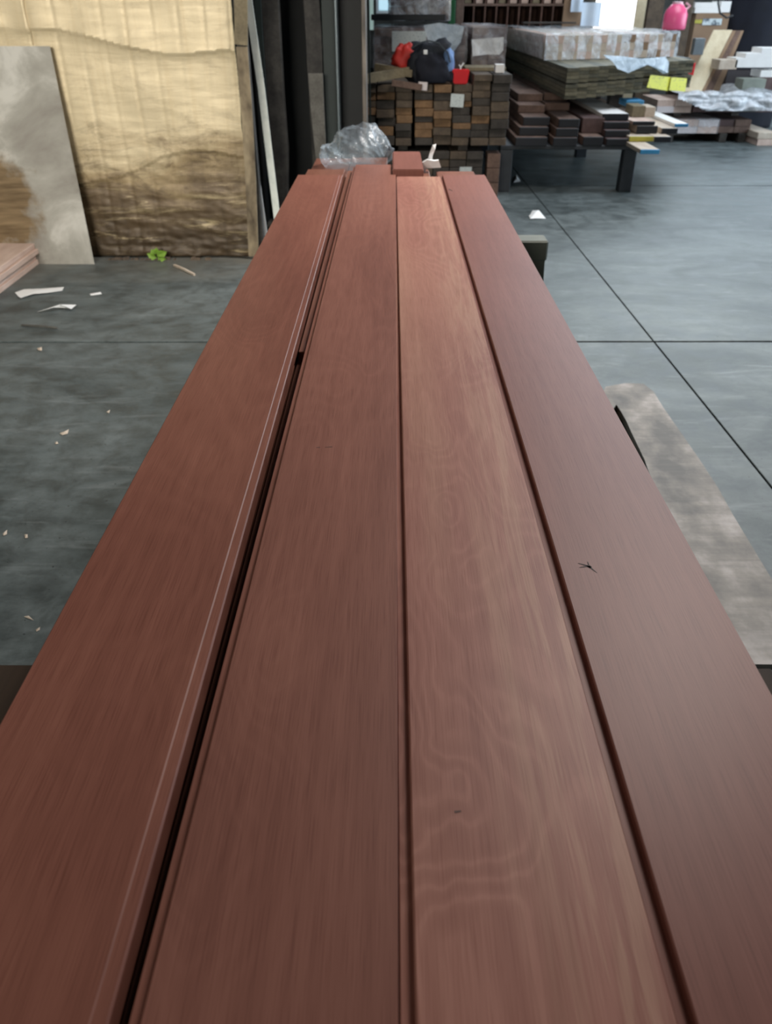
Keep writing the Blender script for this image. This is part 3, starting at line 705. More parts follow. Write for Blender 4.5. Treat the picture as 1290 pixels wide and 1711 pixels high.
# ------------------------------------------------------------------ dark timber stack in the centre
def copybox(name, size, m, loc, bev=.004, parent=None):
    o = ob(name, boxbm((0,0,0), size, bev), m, parent); o.location = loc; return o
YS = 8.2
xl, xrr, zlo, zhi = fb(598, 852, 124, 243, YS)
zlow_ = P(700,141,YS).z; zbk = zlow_
ncol = 8; cw = (xrr-xl)/ncol
ordc = ['leftmost','second','third','fourth','fifth','sixth','seventh','rightmost']
ordr = ['top','second','third','fourth','fifth','sixth','seventh','eighth','ninth','bottom']
orange = {(0,1),(0,3),(2,3),(2,4),(1,5),(3,3),(3,5),(4,4),(4,0),(3,2),(4,3),(3,6),(5,2),(5,5),(6,5),(1,1)}
for c_ in range(ncol):
    z = zhi if c_ > 5 else zlow_; nr = (9 if c_ > 5 else 8) - (1 if c_ % 3 == 1 else 0); hs = [random.uniform(.8,1.2) for _ in range(nr)]; tot = sum(hs); hh = (z-zlo)
    rnd = random.Random(c_)
    for r_ in range(nr):
        h_ = hs[r_]/tot*hh; z -= h_
        gapr = .012 if rnd.random() < .25 else .004
        mm = M['t_orange'] if (c_, r_) in orange else (M['t_dark'] if rnd.random() < (.55 if c_ > 4 or r_ > 5 else .35) else M['t_mid'])
        o = copybox('dark_timber', (cw-gapr-.006-(.02 if c_ == 2 else 0), 2.4, h_-.002), mm, (xl+c_*cw+rnd.uniform(-.004,.008)*(0 if c_ in (0,) else 1), YS+rnd.uniform(-.03,.035), z+.001))
        tag(o, ('orange-brown' if mm is M['t_orange'] else 'dark grey' if mm is M['t_dark'] else 'brown')+' squared timber in the dark central stack, '+ordc[c_]+' column, '+ordr[r_]+' from the top' if r_ else
            ('orange-brown' if mm is M['t_orange'] else 'dark grey' if mm is M['t_dark'] else 'brown')+' squared timber in the dark central stack, '+ordc[c_]+' column, on top', 'timber', 'squared timbers in the dark central stack')
# lower bundle
xa, xb, z0, z1 = fb(640, 806, 250, 345, YS-.02)
z1 = zlo-.05
for k, xx in enumerate((xa+.15, xb-.25)):
    o = copybox('bearer', (.09, 2.2, .048), M['t_dark'], (xx, YS+.02, zlo-.049)); tag(o, 'dark bearer between the two dark timber stacks, '+('on the left', 'on the right')[k], 'bearer')
nc2 = 6; nr2 = 5; cw2 = (xb-xa)/nc2; h2 = (z1-.06)/nr2
for c_ in range(nc2):
    for r_ in range(nr2):
        mm = M['t_mid'] if (c_*3+r_*5) % 4 == 0 else M['t_dark']
        o = copybox('dark_timber', (cw2-.005, 2.3, h2-.003), mm, (xa+c_*cw2, YS+.0+random.uniform(-.02,.02), .06+r_*h2))
        tag(o, 'squared dark timber in the low bundle beneath the central stack, '+ordc[c_ if c_ < 5 else 7]+' column, '+['lowest','second lowest','middle','second highest','highest'][r_]+' row', 'timber', 'squared timbers in the low bundle')
for k in range(2):
    o = copybox('bearer', (xb-xa, .1, .058), M['t_dark'], (xa, YS+.15+1.7*k, 0.001)); tag(o, ('front','rear')[k]+' floor bearer under the low dark timber bundle', 'bearer')
# pale board bundle at right side of the low bundle (thin film over it)
xa2, xb2, _, _ = fb(812, 833, 250, 330, YS+.1)
for k in range(3):
    o = copybox('pink_timber', (xb2-xa2, .2, .13), M['brownwood'], (xa2, YS+.05, .001+k*.135)); tag(o, 'pale timber right of the low dark bundle, '+('lowest','middle','topmost')[k], 'timber', 'pale timbers beside the low bundle')
def label_card(px, Y, m, label, thick=.002, cat='label', par=None, rot=0):
    xa, xb, z0, z1 = fb(*px, Y); o = ob('paper_label', boxbm((-(xb-xa)/2,-thick,-(z1-z0)/2),((xb-xa)/2,0,(z1-z0)/2)), m); o.location = ((xa+xb)/2, Y, (z0+z1)/2); o.rotation_euler = (0, math.radians(rot), 0)
    return tag(o, label, cat)
label_card((753,775,157,179), YS-.035, M['label'], 'square white printed label on the dark central stack', rot=3)
label_card((699,714,137,151), YS-.045, M['label_pink'], 'small pinkish white label just below the dark backpack', rot=3)
label_card((768,788,279,293), YS-.05, M['label'], 'white label low on the dark bundle beyond the red boards')
# olive beams on top
def beam(name, pa, pb, Ya, Yb, w_, t, m, label, cat='beam'):
    a, b = P(*pa, Ya), P(*pb, Yb); return tag(ob(name, path_bar([a, b], w_, t, Vector((0,1,0))), m), label, cat)
beam('olive_beam', (579,137), (690,118), YS-.10, YS+.1, .10, .075, M['olive_lt'], 'olive yellow beam jutting out left from the top of the dark stack')
beam('olive_beam', (628,112), (690,123), YS+.14, YS+.05, .10, .06, M['olive_lt'], 'short olive beam lying crosswise behind the jutting beam')
beam('brown_beam', (655,138), (705,146), YS-.08, YS-.07, .05, .05, M['brownwood'], 'small brown piece under the backpack carrying a pinkish label')

# backpack
bp_c = Vector((P(710,100,YS+.18).x, YS+.18, zbk+.002))
bk = empty('backpack', bp_c, 'dark navy backpack with red and faded blue cloth lying on the central timber stack', 'backpack')
def lump(name, px, Y, dy, m, par, amp=.14, sc=2.2, seed=1, sq=.85, flat=.75):
    xa, xb, z0, z1 = fb(*px, Y)
    rz = (z1-z0)/(1+flat); o = ob(name, blob(((xb-xa)/2/1.02, dy, rz), 18, amp, sc, sq, seed, flat), m, par, True)
    o.location = Vector(((xa+xb)/2, Y, z0+rz*flat))-(par.location if par else Vector((0,0,0))); return o
lump('body', (678,756,68,137), YS+.16, .17, M['bagdark'], bk, .38, 1.6, 1)
lump('front_pocket', (694,748,90,138), YS+.02, .07, M['navy'], bk, .32, 2, 4)
lump('red_cloth', (655,700,74,114), YS+.17, .08, M['red'], bk, .4, 2, 7)
lump('blue_cloth', (738,759,82,124), YS+.10, .10, M['blue'], bk, .2, 2, 9)
lump('side_tail', (740,760,114,137), YS+.06, .06, M['navy'], bk, .2, 2, 9)
child_bar('strap', [P(688,80,YS+.02), P(700,72,YS), P(716,68,YS), P(734,72,YS), P(748,88,YS), P(752,104,YS)], .05, .012, mat('dark_strap', (.03,.045,.06)), bk, axis=Vector((0,1,0)))
xq = P(711,87,YS-.01)-bk.location
o = ob('badge', boxbm((-.018,-.01,-.018),(.018,.01,.018),.004), M['paper'], bk); o.location = xq
# red pouch
rp = empty('red_pouch', (P(770,128,YS+.0).x, YS+.06, zbk+.001), 'bright red pouch with a white tie beside the backpack', 'pouch')
a_, b_, z0, z1 = fb(755, 784, 117, 139, YS+.0)
bm = bmesh.new(); hw = (b_-a_)/2
hexa(bm, [(-hw*.8,-.04,0),(hw*.8,-.04,0),(hw*.75,.05,0),(-hw*.75,.05,0),(-hw*1.0,-.06,z1-zbk+.004),(hw*1.0,-.06,z1-zbk+.004),(hw,.07,z1-zbk),(-hw,.07,z1-zbk)])
bmesh.ops.bevel(bm, geom=bm.edges[:], offset=.008, segments=2, affect='EDGES'); ob('body', bm, M['redcup'], rp)
child_bar('white_tie', [P(769,118,YS+.02), P(770,112,YS+.02), P(775,105,YS+.02)], .012, .012, M['paper'], rp)
child_bar('white_tie', [P(770,113,YS+.02), P(767,108,YS+.02)], .010, .010, M['paper'], rp)

# wrapped brown bundles behind the backpack
def film_over(name, a, b, m, par, amp=.012, sc=5, nx=26, seed=0):
    """crumpled film shell, 5 sides of a box, real thickness"""
    bm = bmesh.new(); x0,y0,z0 = a; x1,y1,z1 = b
    bmesh.ops.create_cube(bm, size=1)
    bmesh.ops.subdivide_edges(bm, edges=bm.edges[:], cuts=nx, use_grid_fill=True)
    for v in bm.verts:
        p = Vector((x0+(v.co.x+.5)*(x1-x0), y0+(v.co.y+.5)*(y1-y0), z0+(v.co.z+.5)*(z1-z0)))
        n_ = v.co.normalized(); k = abs(mn.noise(p*sc+Vector((seed,0,0))))*amp*2+amp*.4*mn.noise(p*sc*4)
        v.co = p+n_*k
    return ob(name, bm, m, par)
def bundle(name, px, Y, depth, rows, cols, m, label, film=None, zb=None, cat='timber bundle', amp=.012, seed=0, over=1.0):
    xa, xb, z0, z1 = fb(*px, Y)
    if zb is not None: z0 = zb
    t = empty(name, (xa, Y, z0), label, cat)
    cw_, h_ = (xb-xa)/cols, (z1-z0)/rows; rnd = random.Random(seed)
    mesh_cache = {}
    for r_ in range(rows):
        for c_ in range(cols):
            o = copybox('plank', (cw_-.004, depth, h_-.003), m if not isinstance(m, (list, tuple)) else rnd.choice(m), (c_*cw_, rnd.uniform(0,.02), r_*h_+.001), .002, t)
    if film: 
        film_over('plastic_wrap', (-.006,-.02,(z1-z0)*(1-over)+.004), (xb-xa+.006, depth*.8, z1-z0+.012), film, t, amp, 5, 26, seed)
    return t
bundle('wrapped_bundle', (626,778,48,122), 9.1, 1.9, 6, 5, [M['brownwood'], M['purplewood']], 'brown timber bundle wrapped in clear film behind the backpack', M['film_thin'], zbk+.012, seed=1)
bundle('wrapped_bundle', (790,844,46,108), 9.1, 1.9, 5, 2, [M['brownwood'], M['purplewood']], 'smaller brown bundle with a white wrapped end right of the backpack', M['film_thin'], zhi+.006, seed=2)
label_card((655,712,52,86), 9.06, M['label'], 'large pale printed sheet under film on the bundle behind the backpack')
wb2 = bpy.data.objects['wrapped_bundle.001']; wb1 = bpy.data.objects['wrapped_bundle']
o = (pxsheet('white_wrap', [(788,66),(842,62),(841,84),(834,92),(815,91),(790,94)], 9.03, M['film_white'], wb2, .02, .05)); o['label'] = 'white pleated wrap'
o = (pxsheet('draped_film', [(708,42),(735,38),(776,44),(770,70),(752,95),(735,80),(716,72)], 8.98, M['film_blue'], wb1, .01, .06, 5)); o['label'] = 'grey drooping film'
o = tag(fbox('pale_plank', (778,846,107,113), 8.6, .4, M['olive_lt'], bev=.002), 'thin pale plank on top of the central stack at its right', 'plank'); o.location.z = zhi+.002
o = tag(fbox('small_block', (828,843,107,121), 8.35, .12, M['whitewood'], bev=.002), 'small white block at the right end of the central stack top', 'block'); o.location.z = zhi+.002
zt1 = P(700,46,9.1).z
bundle('wrapped_bundle', (652,752,-60,34), 9.5, 1.5, 4, 4, [M['brownwood'], M['purplewood']], 'film-wrapped bundle stacked higher, above the backpack', M['film'], zt1+.06, seed=3, amp=.02)
# steel shelf arm, blue pane, green post
o = tag(fbox('dark_rail', (620,745,24,34), 9.3, .06, M['steel_dark']), 'dark steel rail running left under the higher wrapped bundle', 'rail')
xa, xb, z0, z1 = fb(633, 668, -60, 17, 16.5)
wn = tag(ob('window_1', boxbm((xa-.06,16.5,z0-.3),(xb+.06,16.6,z0-.24)), M['steel_dark']), kind='structure')
w1 = ob('frame', boxbm((xa-.05,16.48,z0-.05),(xb+.05,16.6,z1+.1)), M['paper'], wn)
ob('pane', boxbm((xa,16.46,z0),(xb,16.475,z1)), M['daylight_blue'], wn)
o = tag(fbox('green_post', (751,762,-60,46), 12.5, .12, M['greenpaint'], zb=0), 'green painted upright left of the pigeonhole rack', 'post')
o = tag(fbox('brown_post', (763,776,-60,46), 12.8, .1, M['brownwood'], zb=0), 'brown timber upright beside the green post', 'post')
xa, xb, z0, z1 = fb(617, 624, -60, 50, 16.5)
o = ob('pane', boxbm((xa,16.47,z0),(xb,16.48,z1)), emis('green_daylight_gap', (.45,.6,.55), .35), wn)

# ------------------------------------------------------------------ pigeonhole rack
YR = 13.9
xa, xb, z0, z1 = fb(774, 946, -60, 44, YR)
rk = empty('pigeonhole_rack', (xa, YR, 0), 'dark brown wooden rack of narrow compartments against the far wall', 'rack')
ncl = 9; cwr = (xb-xa)/ncl
ob('back_board', boxbm((0,.5,0),(xb-xa,.52,2.3)), M['shelfwood'], rk)
for i in range(ncl+1): ob('divider', boxbm((i*cwr-.012,0,0),(i*cwr+.012,.5,2.3)), M['shelfwood'], rk)
zz = P(860,10,YR).z
for z_ in (.4,.85,zz-.43,zz,zz+.4,2.25): ob('shelf', boxbm((0,-.01,z_),(xb-xa,.5,z_+.03)), M['brownwood'], rk)
for i in range(ncl):
    o = ob('short_offcut', boxbm((0,0,0),(cwr*.6,.3,.07+.03*(i % 2)),.003), M['pinkwood'] if i % 3 else M['olive_lt']); o.location = (xa+i*cwr+.03, YR+.05, zz+.032)
    tag(o, 'pale offcut end in the upper rack row, '+['leftmost','second','third','fourth','fifth','sixth','seventh','eighth','rightmost'][i]+' compartment', 'offcut', 'offcuts in the rack')
for (px_, m_, lab) in (((793,801,25,45), M['pinkwood'], 'pale upright offcut in the rack, left'), ((923,932,28,45), M['carton'], 'brownish upright offcut in the rack, right'), ((851,858,36,45), M['palewood'], 'short pale offcut in the middle of the rack')):
    o = fbox('upright_offcut', px_, YR+.02, .2, m_, lab, 'offcut'); o.location.z = zz-.40; 
# cardboard and hanging papers
fbox('cardboard_panel', (944,975,-60,44), 13.4, .03, M['carton'], 'brown cardboard panel beside the pigeonhole rack', 'cardboard', zb=0)
for k, (px_, Yp, lab) in enumerate((((957,977,-50,20), 13.3, 'small bluish white paper hanging on the cardboard panel'), ((972,1004,4,44), 13.1, 'large white paper sheet standing beside the bright window'))):
    xa, xb, z0, z1 = fb(*px_, Yp)
    o = ob('hanging_paper', sheet(10, 10, lambda u, v: (xa+(xb-xa)*u, Yp+.02*math.sin(u*7)+.02*v, z0+(z1-z0)*v)), mat('bluish_paper', (.62,.72,.82), (.56,.66,.78), 9, .7)); solid(o, .003); tag(o, lab, 'paper')
# bright window
xa, xb, z0, z1 = fb(998, 1084, -80, 60, 16.45)
w2 = tag(ob('window_2', boxbm((xa-.1,16.5,z0-.12),(xb+.1,16.6,z0-.04)), M['palewood']), kind='structure')
ob('pane', boxbm((xa,16.46,z0),(xb,16.48,z1+.6)), M['daylight'], w2)
ob('frame', boxbm((xb,16.40,z0),(xb+.1,16.5,z1+.6)), M['carton'], w2)
fbox('cream_board', (1066,1084,-60,50), 13.6, .03, M['cream'], 'cream board standing against the right side of the bright window', 'board', zb=0)
fbox('timber_upright', (1086,1112,-60,52), 13.0, .12, M['t_mid'], 'brown timber upright between the window and the pink bottle', 'post', zb=0)
fbox('timber_upright', (1144,1160,-60,60), 12.9, .12, M['t_mid'], 'mossy dark upright right of the pink bottle', 'post', zb=0)
# far right shelf with cartons
fbox('carton', (1160,1216,22,62), 13.35, .4, M['carton'], 'brown carton behind the leaning cream panels', 'box', zb=0)
for k, (px_, lab) in enumerate((((1161,1202,4,13),'upper white slab on the far brown carton'), ((1161,1202,13,22),'lower white slab on the far brown carton'), ((1204,1221,2,21),'short white block at the right on the far brown carton'))):
    o = fbox('white_slab', px_, 13.35, .4, M['whitewood'], lab, 'slab')
xa_, xb_, z0_, z1_ = fb(1174,1206,31,42,12.58)
label_card((1174,1206,31,42), 13.34, printed('printed_pale_tag', (.6,.68,.7), (.12,.15,.18), 14, 8, .5), 'pale printed sign with dark marks on the far brown carton')
label_card((1161,1173,33,39), 13.34, M['endyellow'], 'yellow strip beside the pale printed sign')

# ------------------------------------------------------------------ steel bench with planks
YB = 8.5
zb0 = P(950,250,YB).z; zbt = P(950,243,YB).z
x0, x1 = P(836,250,YB).x, P(1066,250,YB).x
be = empty('steel_bench', (x0, YB, 0), 'low grey-blue steel bench carrying stacked planks', 'bench')
ob('top_frame', boxbm((0,0,zb0),(x1-x0,2.6,zbt),.004), M['steel_bench'], be)
for (lx, ly) in ((0,0),(x1-x0-.13,0),(0.0,2.2),(x1-x0-.13,2.2)):
    ob('leg', boxbm((lx,ly+.005,0),(lx+.13,ly+.135,zb0),.005), M['steel_bench'], be)
ob('cross_rail', boxbm((.1,2.24,zb0-.1),(x1-x0-.1,2.3,zb0)), M['steel_bench'], be)
def endplank(px, Yf_, L, m, em, label, group='planks lying on the steel bench', zb=None, th_=None):
    xa, xb, z0, z1 = fb(px[0], px[1], 228, 238, Yf_)
    if zb is not None: z1 = zb+(z1-z0 if th_ is None else th_); z0 = zb
    t = empty('bench_plank', (xa, Yf_, z0), label, 'plank', group)
    ob('body', boxbm((0,.025,0),(xb-xa,L,z1-z0-.002),.003), m, t)
    ob('painted_end', boxbm((0,0,0),(xb-xa,.025,z1-z0-.002),.003), em, t)
    return z1
zc = zbt+.001
hgt = [.075,.075,.075]
names3 = ['bottom','middle','top','uppermost']
for k in range(3): endplank((862-k*-5,915,0,10), YB-.05+.12*k, 3.0, M['brownwood'], M['endblack'], names3[k]+' brown plank with black end, leftmost pile on the steel bench', zb=zc+k*.078, th_=.077)
for k in range(3): endplank((925+k*3,965,0,10), YB-.06+.05*k, 3.0, M['brownwood'], M['endblack'], names3[k]+' brown plank with black end, second pile from the left on the bench', zb=zc+k*.078, th_=.077)
endplank((975,1008,0,10), YB-.02, 2.9, M['brownwood'], M['endblack'], 'single low brown plank with black end between the bench piles', zb=zc, th_=.08)
endplank((970,1006,0,10), YB+.25, 2.9, M['purplewood'], M['purplewood'], 'unpainted purple-brown plank set back between the bench piles', zb=zc+.081, th_=.14)
for k in range(4): endplank((1014-k*4,1054-k*3,0,10), YB-.02+.10*k, 2.9, M['purplewood'] if k < 3 else M['whitewood'], M['endblack'], names3[k]+(' pale-topped' if k == 3 else ' purple-brown')+' plank with black end in the tall bench pile', zb=zc+k*.064, th_=.063)
# light planks on the right
def ep2(px, Yf_, m, em, lab, z, th_): return endplank(px, Yf_, 2.5, m, em, lab, zb=z, th_=th_)
ep2((1074,1106,0,10), YB-.55, M['palewood'], M['endblue'], 'pale plank with blue end jutting furthest from the bench', zc-.0, .04)
ep2((1052,1092,0,10), YB-.05, M['palewood'], M['endyellow'], 'pale plank with yellow end at the bottom of the right bench pile', zc+.042, .045)
ep2((1094,1122,0,10), YB-.10, M['palewood'], M['endblack'], 'pale plank with black end low at the right edge of the bench', zc+.042, .05)
ep2((1062,1096,0,10), YB+.12, M['palewood'], M['endblack'], 'pale plank with black end in the middle of the right bench pile', zc+.093, .07)
ep2((1054,1090,0,10), YB+.15, M['pinkwood'], M['endblack'], 'pinkish plank with thin black end above the middle of the right pile', zc+.165, .035)
ep2((1104,1130,0,10), YB+.10, M['palewood'], M['endblack'], 'pale plank with dark end next to the right bench pile edge', zc+.093, .05)
ep2((1124,1146,0,10), YB+.18, M['whitewood'], M['endblue'], 'white plank with light blue end at the far right of the bench', zc+.145, .03)
# brown planks above, carrying the olive pack
zc2 = zc+3*.078+.002
bearers = []
for k, (xa_p, xb_p, dY) in enumerate(((862,905,.55), (905,945,.75), (860,900,.9), (902,940,1.0))):
    endplank((xa_p,xb_p,0,10), YB+dY, 2.8, M['brownwood'], M['brownwood'], ('lower left','lower right','upper left','upper right')[k]+' unpainted brown plank between the bench piles and the olive pack', zb=zc2+(k//2)*.075, th_=.073)
# olive pack: staggered boards, two strapped packs one above the other
A0 = Vector((P(946,140,8.7).x, 8.7)); B0 = P(1146,130,10.25)
zO0 = P(944,166,8.7).z; zO1 = P(942,113,8.7).z
print('olive', A0, B0, zO0, zO1, 'zc2', zc2)
for k in range(2):
    o = copybox('bearer', (1.55, .09, zO0-zc2-.151), M['t_dark'], (A0.x-.05, 9.9+1.6*k, zc2+.15)); tag(o, ('front','rear')[k]+' dark bearer under the olive timber pack', 'bearer')
for k in range(2):
    o = copybox('post_block', (.14, .14, zc2+.149-zbt), M['t_dark'], (A0.x+.75, 9.9+1.0*k, zbt+.001)); tag(o, ('front','rear')[k]+' dark block propping the bearers above the bench', 'block')
ncb = 14; rows_ = 4; hp = (zO1-zO0-.012)/2
for pk in range(2):
    t = empty('olive_pack', (A0.x, 8.7, zO0+pk*(hp+.012)), ('lower','upper')[pk]+' pack of olive treated boards with a staggered end above the bench', 'timber pack', 'olive timber packs')
    for c_ in range(ncb):
        for r_ in range(rows_):
            u = c_/ncb; wv = (B0.x-A0.x)/ncb; y0 = (10.15-8.7)*u+random.uniform(-.01,.02); 
            Lb = 4.9-y0
            bm = prism([(0,0),(wv-.003,0),(wv-.003,hp/rows_-.003),(0,hp/rows_-.003)], 0, Lb, 8, lambda y: 0)
            o = ob('plank', bm, M['olive'] if (c_+r_) % 3 else M['olive_end'], t); o.location = (c_*wv, y0, r_*hp/rows_)
    for ys in (1.4, 3.4):
        ob('strap', boxbm((-.004,ys,-.002),(B0.x-A0.x+.0,ys+.03,hp+.003)), M['steel_dark'], t) if False else None
def yonface(x):      # distance of the staggered face at world x
    return 8.7+(10.15-8.7)*(x-A0.x)/(B0.x-A0.x)
def facepx(x, y, off=.04):
    Y = 9.5
    for _ in range(12): Y = yonface(P(x, y, Y).x)-off
    return P(x, y, Y)
def facequad(name, poly, m, label, cat, off=.05, thick=.006, wob=0, seed=0):
    bm = bmesh.new(); ps = [facepx(x, y, off+wob*mn.noise(Vector((i*1.7, seed, 0)))) for i, (x, y) in enumerate(poly)]; c = ps[0].copy()
    vs = [bm.verts.new(p-c) for p in ps]; f = bm.faces.new(vs); r = bmesh.ops.extrude_face_region(bm, geom=[f])
    for v in [e for e in r['geom'] if isinstance(e, bmesh.types.BMVert)]: v.co.y += thick
    bmesh.ops.recalc_face_normals(bm, faces=bm.faces[:])
    o = ob(name, bm, m); o.location = c; return tag(o, label, cat)
facequad('yellow_tag', [(1087,125),(1121,129),(1116,152),(1081,146)], M['tag_yellow'], 'yellow printed tag, left of the pair on the olive pack', 'tag', .10)
facequad('yellow_tag', [(1122,129),(1148,131),(1145,153),(1118,151)], M['tag_yellow'], 'plain yellow tag, right of the pair on the olive pack', 'tag', .12)
facequad('hanging_film', [(1008,92),(1040,94),(1070,98),(1112,95),(1118,104),(1116,122),(1108,123),(1096,115),(1082,108),(1062,117),(1050,122),(1032,115),(1024,103)], M['film_blue'], 'bluish plastic sheet hanging over the front of the olive pack', 'plastic sheet', .16, .01, .05, 3)
# dark crate & red bit at right behind olive pack
cr_ = fbox('dark_crate', (1113,1152,97,128), 10.9, .5, M['darkbox'], 'dark green-black crate right of the olive pack', 'crate')
fbox('red_bit', (1151,1161,105,126), 10.92, .03, M['redcup'], parent=cr_)
fbox('grey_canister', (1160,1177,64,92), 12.0, .12, M['greybox'], 'grey-blue container with a white spot left of the leaning panels', 'container')
# pack wrapped in film above the olive pack
zW0 = zO1+.004
xa = P(868,70,9.8).x
tw = empty('wrapped_pack', (A0.x-.02, 9.9, zW0), 'pale timber pack in shiny film lying on top of the olive pack', 'timber pack')
ztw = P(1000,56,10.6).z
hw_ = max(.16, ztw-zW0); print('wrapped pack h', hw_)
for c_ in range(9):
    for r_ in range(3):
        wv = 1.62/9; o = ob('plank', boxbm((0,0,0),(wv-.004,3.5-c_*.09,hw_/3-.003)), (M['palewood'], M['palewood'] if c_ < 5 else M['carton'], M['pinkwood'])[(c_+r_) % 3], tw); o.location = (c_*wv, c_*.085, r_*hw_/3)
bm = bmesh.new(); nx_, ny_ = 60, 40
def shell(u, v):
    # front skirt (v<.3) then top
    x = -.03+1.70*u; yoff = x*.47
    if v < .32: y = yoff-.05; z = -.0+(hw_+.02)*v/.32
    else: y = yoff-.05+(v-.32)/.68*3.6; z = hw_+.02
    p = Vector((x, y, z)); k = abs(mn.noise(Vector((p.x*4,p.y*2,p.z*1.5))))*.03+.008*mn.noise(p*11)
    return (x, y-(k if v < .34 else 0), z+(k if v >= .30 else 0))
o = ob('plastic_wrap', sheet(nx_, ny_, shell), M['film'], tw)
# left side skirt
o = ob('plastic_wrap', sheet(40, 8, lambda u, v: (-.035-abs(mn.noise(Vector((u*9, v*3, 1))))*.03, u*3.6, hw_*v+.01)), M['film_white'], tw)
o = copybox('thin_dark_board', (.75,.25,.02), M['t_dark'], (A0.x+.15, 13.0, zW0+hw_+.06)); tag(o, 'thin dark board lying on the shiny wrapped pack', 'board')
# pink bottle on the wrapped pack
pc = P(1127,50,10.9); 
pbz = zW0+hw_+.03
bo = empty('pink_bottle', (pc.x, 10.95, min(pc.z, 2)), 'pink plastic bottle with a pale cap on the shiny wrapped pack', 'bottle')
def lathe(prof, seg=20):
    bm = bmesh.new(); rows = [[bm.verts.new((r*math.cos(2*math.pi*i/seg), r*math.sin(2*math.pi*i/seg), z)) for i in range(seg)] for r, z in prof]
    for a, b in zip(rows, rows[1:]):
        for i in range(seg): bm.faces.new([a[i], a[(i+1)%seg], b[(i+1)%seg], b[i]])
    bm.faces.new(rows[0][::-1]); bm.faces.new(rows[-1]); return bm
hb = P(1127,3,10.95).z-pc.z; print('bottle', pc, hb, pbz)
ob('body', lathe([(.125,0),(.135,.02),(.135,hb*.55),(.115,hb*.72),(.07,hb*.9),(.055,hb*.93)]), M['pink'], bo, True)
ob('cap', lathe([(.06,hb*.92),(.06,hb*1.0),(.03,hb*1.01)]), M['pinkcap'], bo)
ob('handle', path_bar([Vector((.11,0,hb*.72)), Vector((.15,0,hb*.85)), Vector((.1,0,hb*.96))], .03, .02, Vector((0,1,0))), M['pinkcap'], bo)

# ------------------------------------------------------------------ right-hand stacks
YQ = 12.0
def boundto(zb): pass
xa, xb, z0, z1 = fb(1100, 1300, 190, 223, YQ)
for k, xx in enumerate((xa+.15, xa+.9, xb-.5)):
    o = copybox('bearer', (.1, 1.4, z0-.002), M['t_dark'], (xx, YQ+.02, .001)); tag(o, ('left','middle','right')[k]+' floor bearer under the right-hand stacks', 'bearer')
bundle('pink_bundle', (1100,1200,200,222), YQ, .85, 2, 3, [M['pinkwood'], M['label_pink']], 'film-wrapped pinkish bundle at the bottom of the right-hand stacks', M['film_thin'], z0+.0, seed=11, amp=.01)
bundle('brown_bundle', (1201,1255,200,220), YQ+.05, 1.15, 2, 2, [M['purplewood'], M['brownwood']], 'darker bundle at the bottom of the right-hand stacks', None, z0+.0, seed=12)
zz1 = P(1150,196,YQ).z
for k, xx in enumerate((xa+.2, xa+1.0)):
    o = copybox('bearer', (.1, 1.3, .04), M['t_dark'], (xx, YQ+.03, zz1+.015)); tag(o, ('left','right')[k]+' bearer between the lower and upper right-hand bundles', 'bearer')
zz2 = zz1+.057
bundle('pink_bundle', (1098,1156,167,194), YQ-.02, .8, 2, 2, [M['pinkwood'], M['label_pink']], 'pinkish bundle with drilled marks, second level of the right-hand stacks', None, zz2, seed=13)
bundle('grey_bundle', (1160,1300,160,194), YQ+.05, 1.15, 3, 4, [M['purplewood'], M['t_dark']], 'dark bundle under cloudy film on the right-hand stacks', None, zz2, seed=14)
zt2 = P(1200,158,YQ).z
def filmpile(u, v):
    a = P(1130+170*u, 152+8*u, YQ)
    x = a.x; k = abs(mn.noise(Vector((u*6, v*5, 2))))
    if v < .5: return (x, YQ-.12-.10*k, zz2+.02+max(0.,.14-.25*abs(u-.3))*0+ (zt2+.02-zz2)*v*2*(.9+.1*k) + (.5-v)*.12*(1-u if u < .6 else .1)*0)
    return (x, YQ-.12+(v-.5)*2.2, zt2+.02+.10*k)
bmf = sheet(46, 26, filmpile)
# trim the front skirt to a slanting hem
dele = [f for f in bmf.faces if f.calc_center_median().y < YQ and f.calc_center_median().z < zz2+.02+ (zt2-zz2)*max(.05, .75-1.6*max(0,(f.calc_center_median().x-P(1130,152,YQ).x)))]
bmesh.ops.delete(bmf, geom=dele, context='FACES')
o = ob('cloudy_film', bmf, M['film_white']); solid(o, .002); tag(o, 'bright cloudy plastic sheet draped over the right-hand stacks', 'plastic sheet')
# grey box and dark boxes above
zc3 = zt2+.03
fbox('pale_box', (1240,1278,132,160), YQ+.3, .3, mat('pale_green_box', (.30,.32,.27), (.24,.26,.22)), 'pale grey-green box with green mark on the right-hand stacks', 'box', zb=zt2-.0)
fbox('dark_box', (1268,1310,128,160), YQ+.6, .3, M['purplewood'], 'dark brown box at the right edge under the white planks', 'box', zb=zt2-.0)
fbox('dark_box', (1212,1300,118,155), YQ+.95, .3, mat('black_brown_box', (.03,.022,.024)), 'wide dark box behind the pale grey-green box', 'box', zb=zt2)
# end timbers on floor at right edge
for k, (px_, m_) in enumerate((((1268,1300,216,224), M['palewood']), ((1268,1300,224,232), M['pinkwood']))):
    xa_, xb_, z0_, z1_ = fb(*px_, YQ-.3)
    zz_ = .085 if k == 0 else 0.001
    o = copybox('pale_timber', (xb_-xa_, .9, .08), m_, (xa_, YQ-.3, zz_)); tag(o, ('upper','lower')[k]+' pale timber lying at the foot of the right-hand stacks', 'timber')
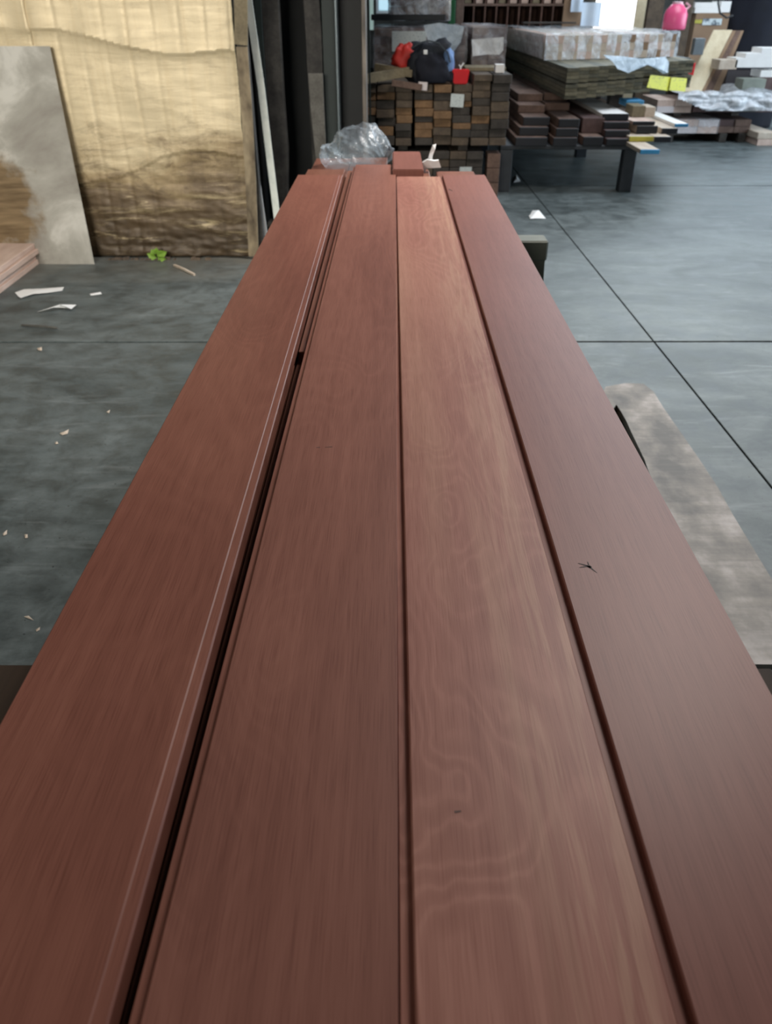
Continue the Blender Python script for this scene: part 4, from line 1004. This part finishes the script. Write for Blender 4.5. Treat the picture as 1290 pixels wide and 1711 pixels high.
# white planks jutting out
for k, (px_, lab) in enumerate((((1202,1232,100,116), 'short cream-ended plank jutting left under the bright white planks'), ((1229,1310,97,113), 'bright white plank, bottom of the jutting group'), ((1246,1310,89,97), 'bright white plank, middle of the jutting group'), ((1273,1310,80,89), 'bright white plank, top of the jutting group'), ((1271,1310,118,129), 'small white plank below the jutting group'))):
    o = fbox('white_plank', px_, YQ-.25, .32 if k == 0 else .34, M['palewood'] if k == 0 else M['whitewood'], lab, 'plank', 'white planks at the right border', bev=.002)
# leaning cream panels
def lean(px4, Y0, Y1, th_, m, label):
    bl, br, tr_, tl_ = [P(x, y, Yk) for (x, y), Yk in zip(px4, (Y0, Y0, Y1, Y1))]
    t_ = Vector((0, th_, 0)); bm = bmesh.new(); c = bl.copy()
    hexa(bm, [v-c for v in (bl, br, br+t_, bl+t_, tl_, tr_, tr_+t_, tl_+t_)]); bmesh.ops.recalc_face_normals(bm, faces=bm.faces[:])
    o = ob('leaning_board', bm, m); o.location = c; return tag(o, label, 'panel', 'panels leaning on the right-hand stacks')
lean([(1143,153),(1172,153),(1224,50),(1193,50)], YQ-.05, YQ+.35, .02, M['cream'], 'front cream panel leaning on the right-hand stacks')
lean([(1170,152),(1178,152),(1230,51),(1222,51)], YQ-.02, YQ+.40, .02, M['carton'], 'second leaning panel, a thin brown edge behind the cream one')
lean([(1178,152),(1190,152),(1238,51),(1230,51)], YQ+.02, YQ+.44, .02, M['brownwood'], 'third leaning panel, dark brown')
lean([(1190,152),(1202,152),(1243,51),(1237,51)], YQ+.06, YQ+.48, .02, M['carton'], 'rearmost leaning panel, light brown')
# navy cover at the far right
YC = 13.45
pa_, pb_ = P(1226,0,YC), P(1330,0,YC)
def drape(u, v):
    a0 = math.pi*(1-u); z = v*2.3
    cx, rx_ = (pa_.x+pb_.x)/2+.1, (pb_.x-pa_.x)/2+.1
    k = 1+.05*mn.noise(Vector((u*8, z*1.2, 0)))+(.10 if z < 1.2 else 0)*0
    return (cx+rx_*k*math.cos(a0*1.0), YC+.35-.35*k*math.sin(a0), z)
o = ob('cloth_cover', sheet(48, 40, drape), M['navy'], smooth=True); solid(o, .01); tag(o, 'dark navy cloth hanging over a tall object at the right border', 'cover')
pl = [P(1205,-30,12.45), P(1200,5,12.45), P(1203,22,12.45), P(1214,30,12.45), P(1225,26,12.45)]
o = ob('looped_rope', path_bar(pl, .02, .02, Vector((0,1,0))), M['steel_dark']); tag(o, 'dark looped cord hanging beside the navy cloth', 'cord')
# small things between
fbox('blue_block', (1046,1076,168,178), 9.3, .3, M['endblue'], 'small blue painted piece in the shadow under the olive pack', 'block')
for k, (px_, m_) in enumerate((((1057,1078,177,195), M['olive_lt']), ((1078,1095,179,196), M['palewood']))):
    fbox('short_block', px_, 9.0, .3, m_, ('left','right')[k]+' wooden block behind the pale planks of the bench', 'block', zb=zc+.202)
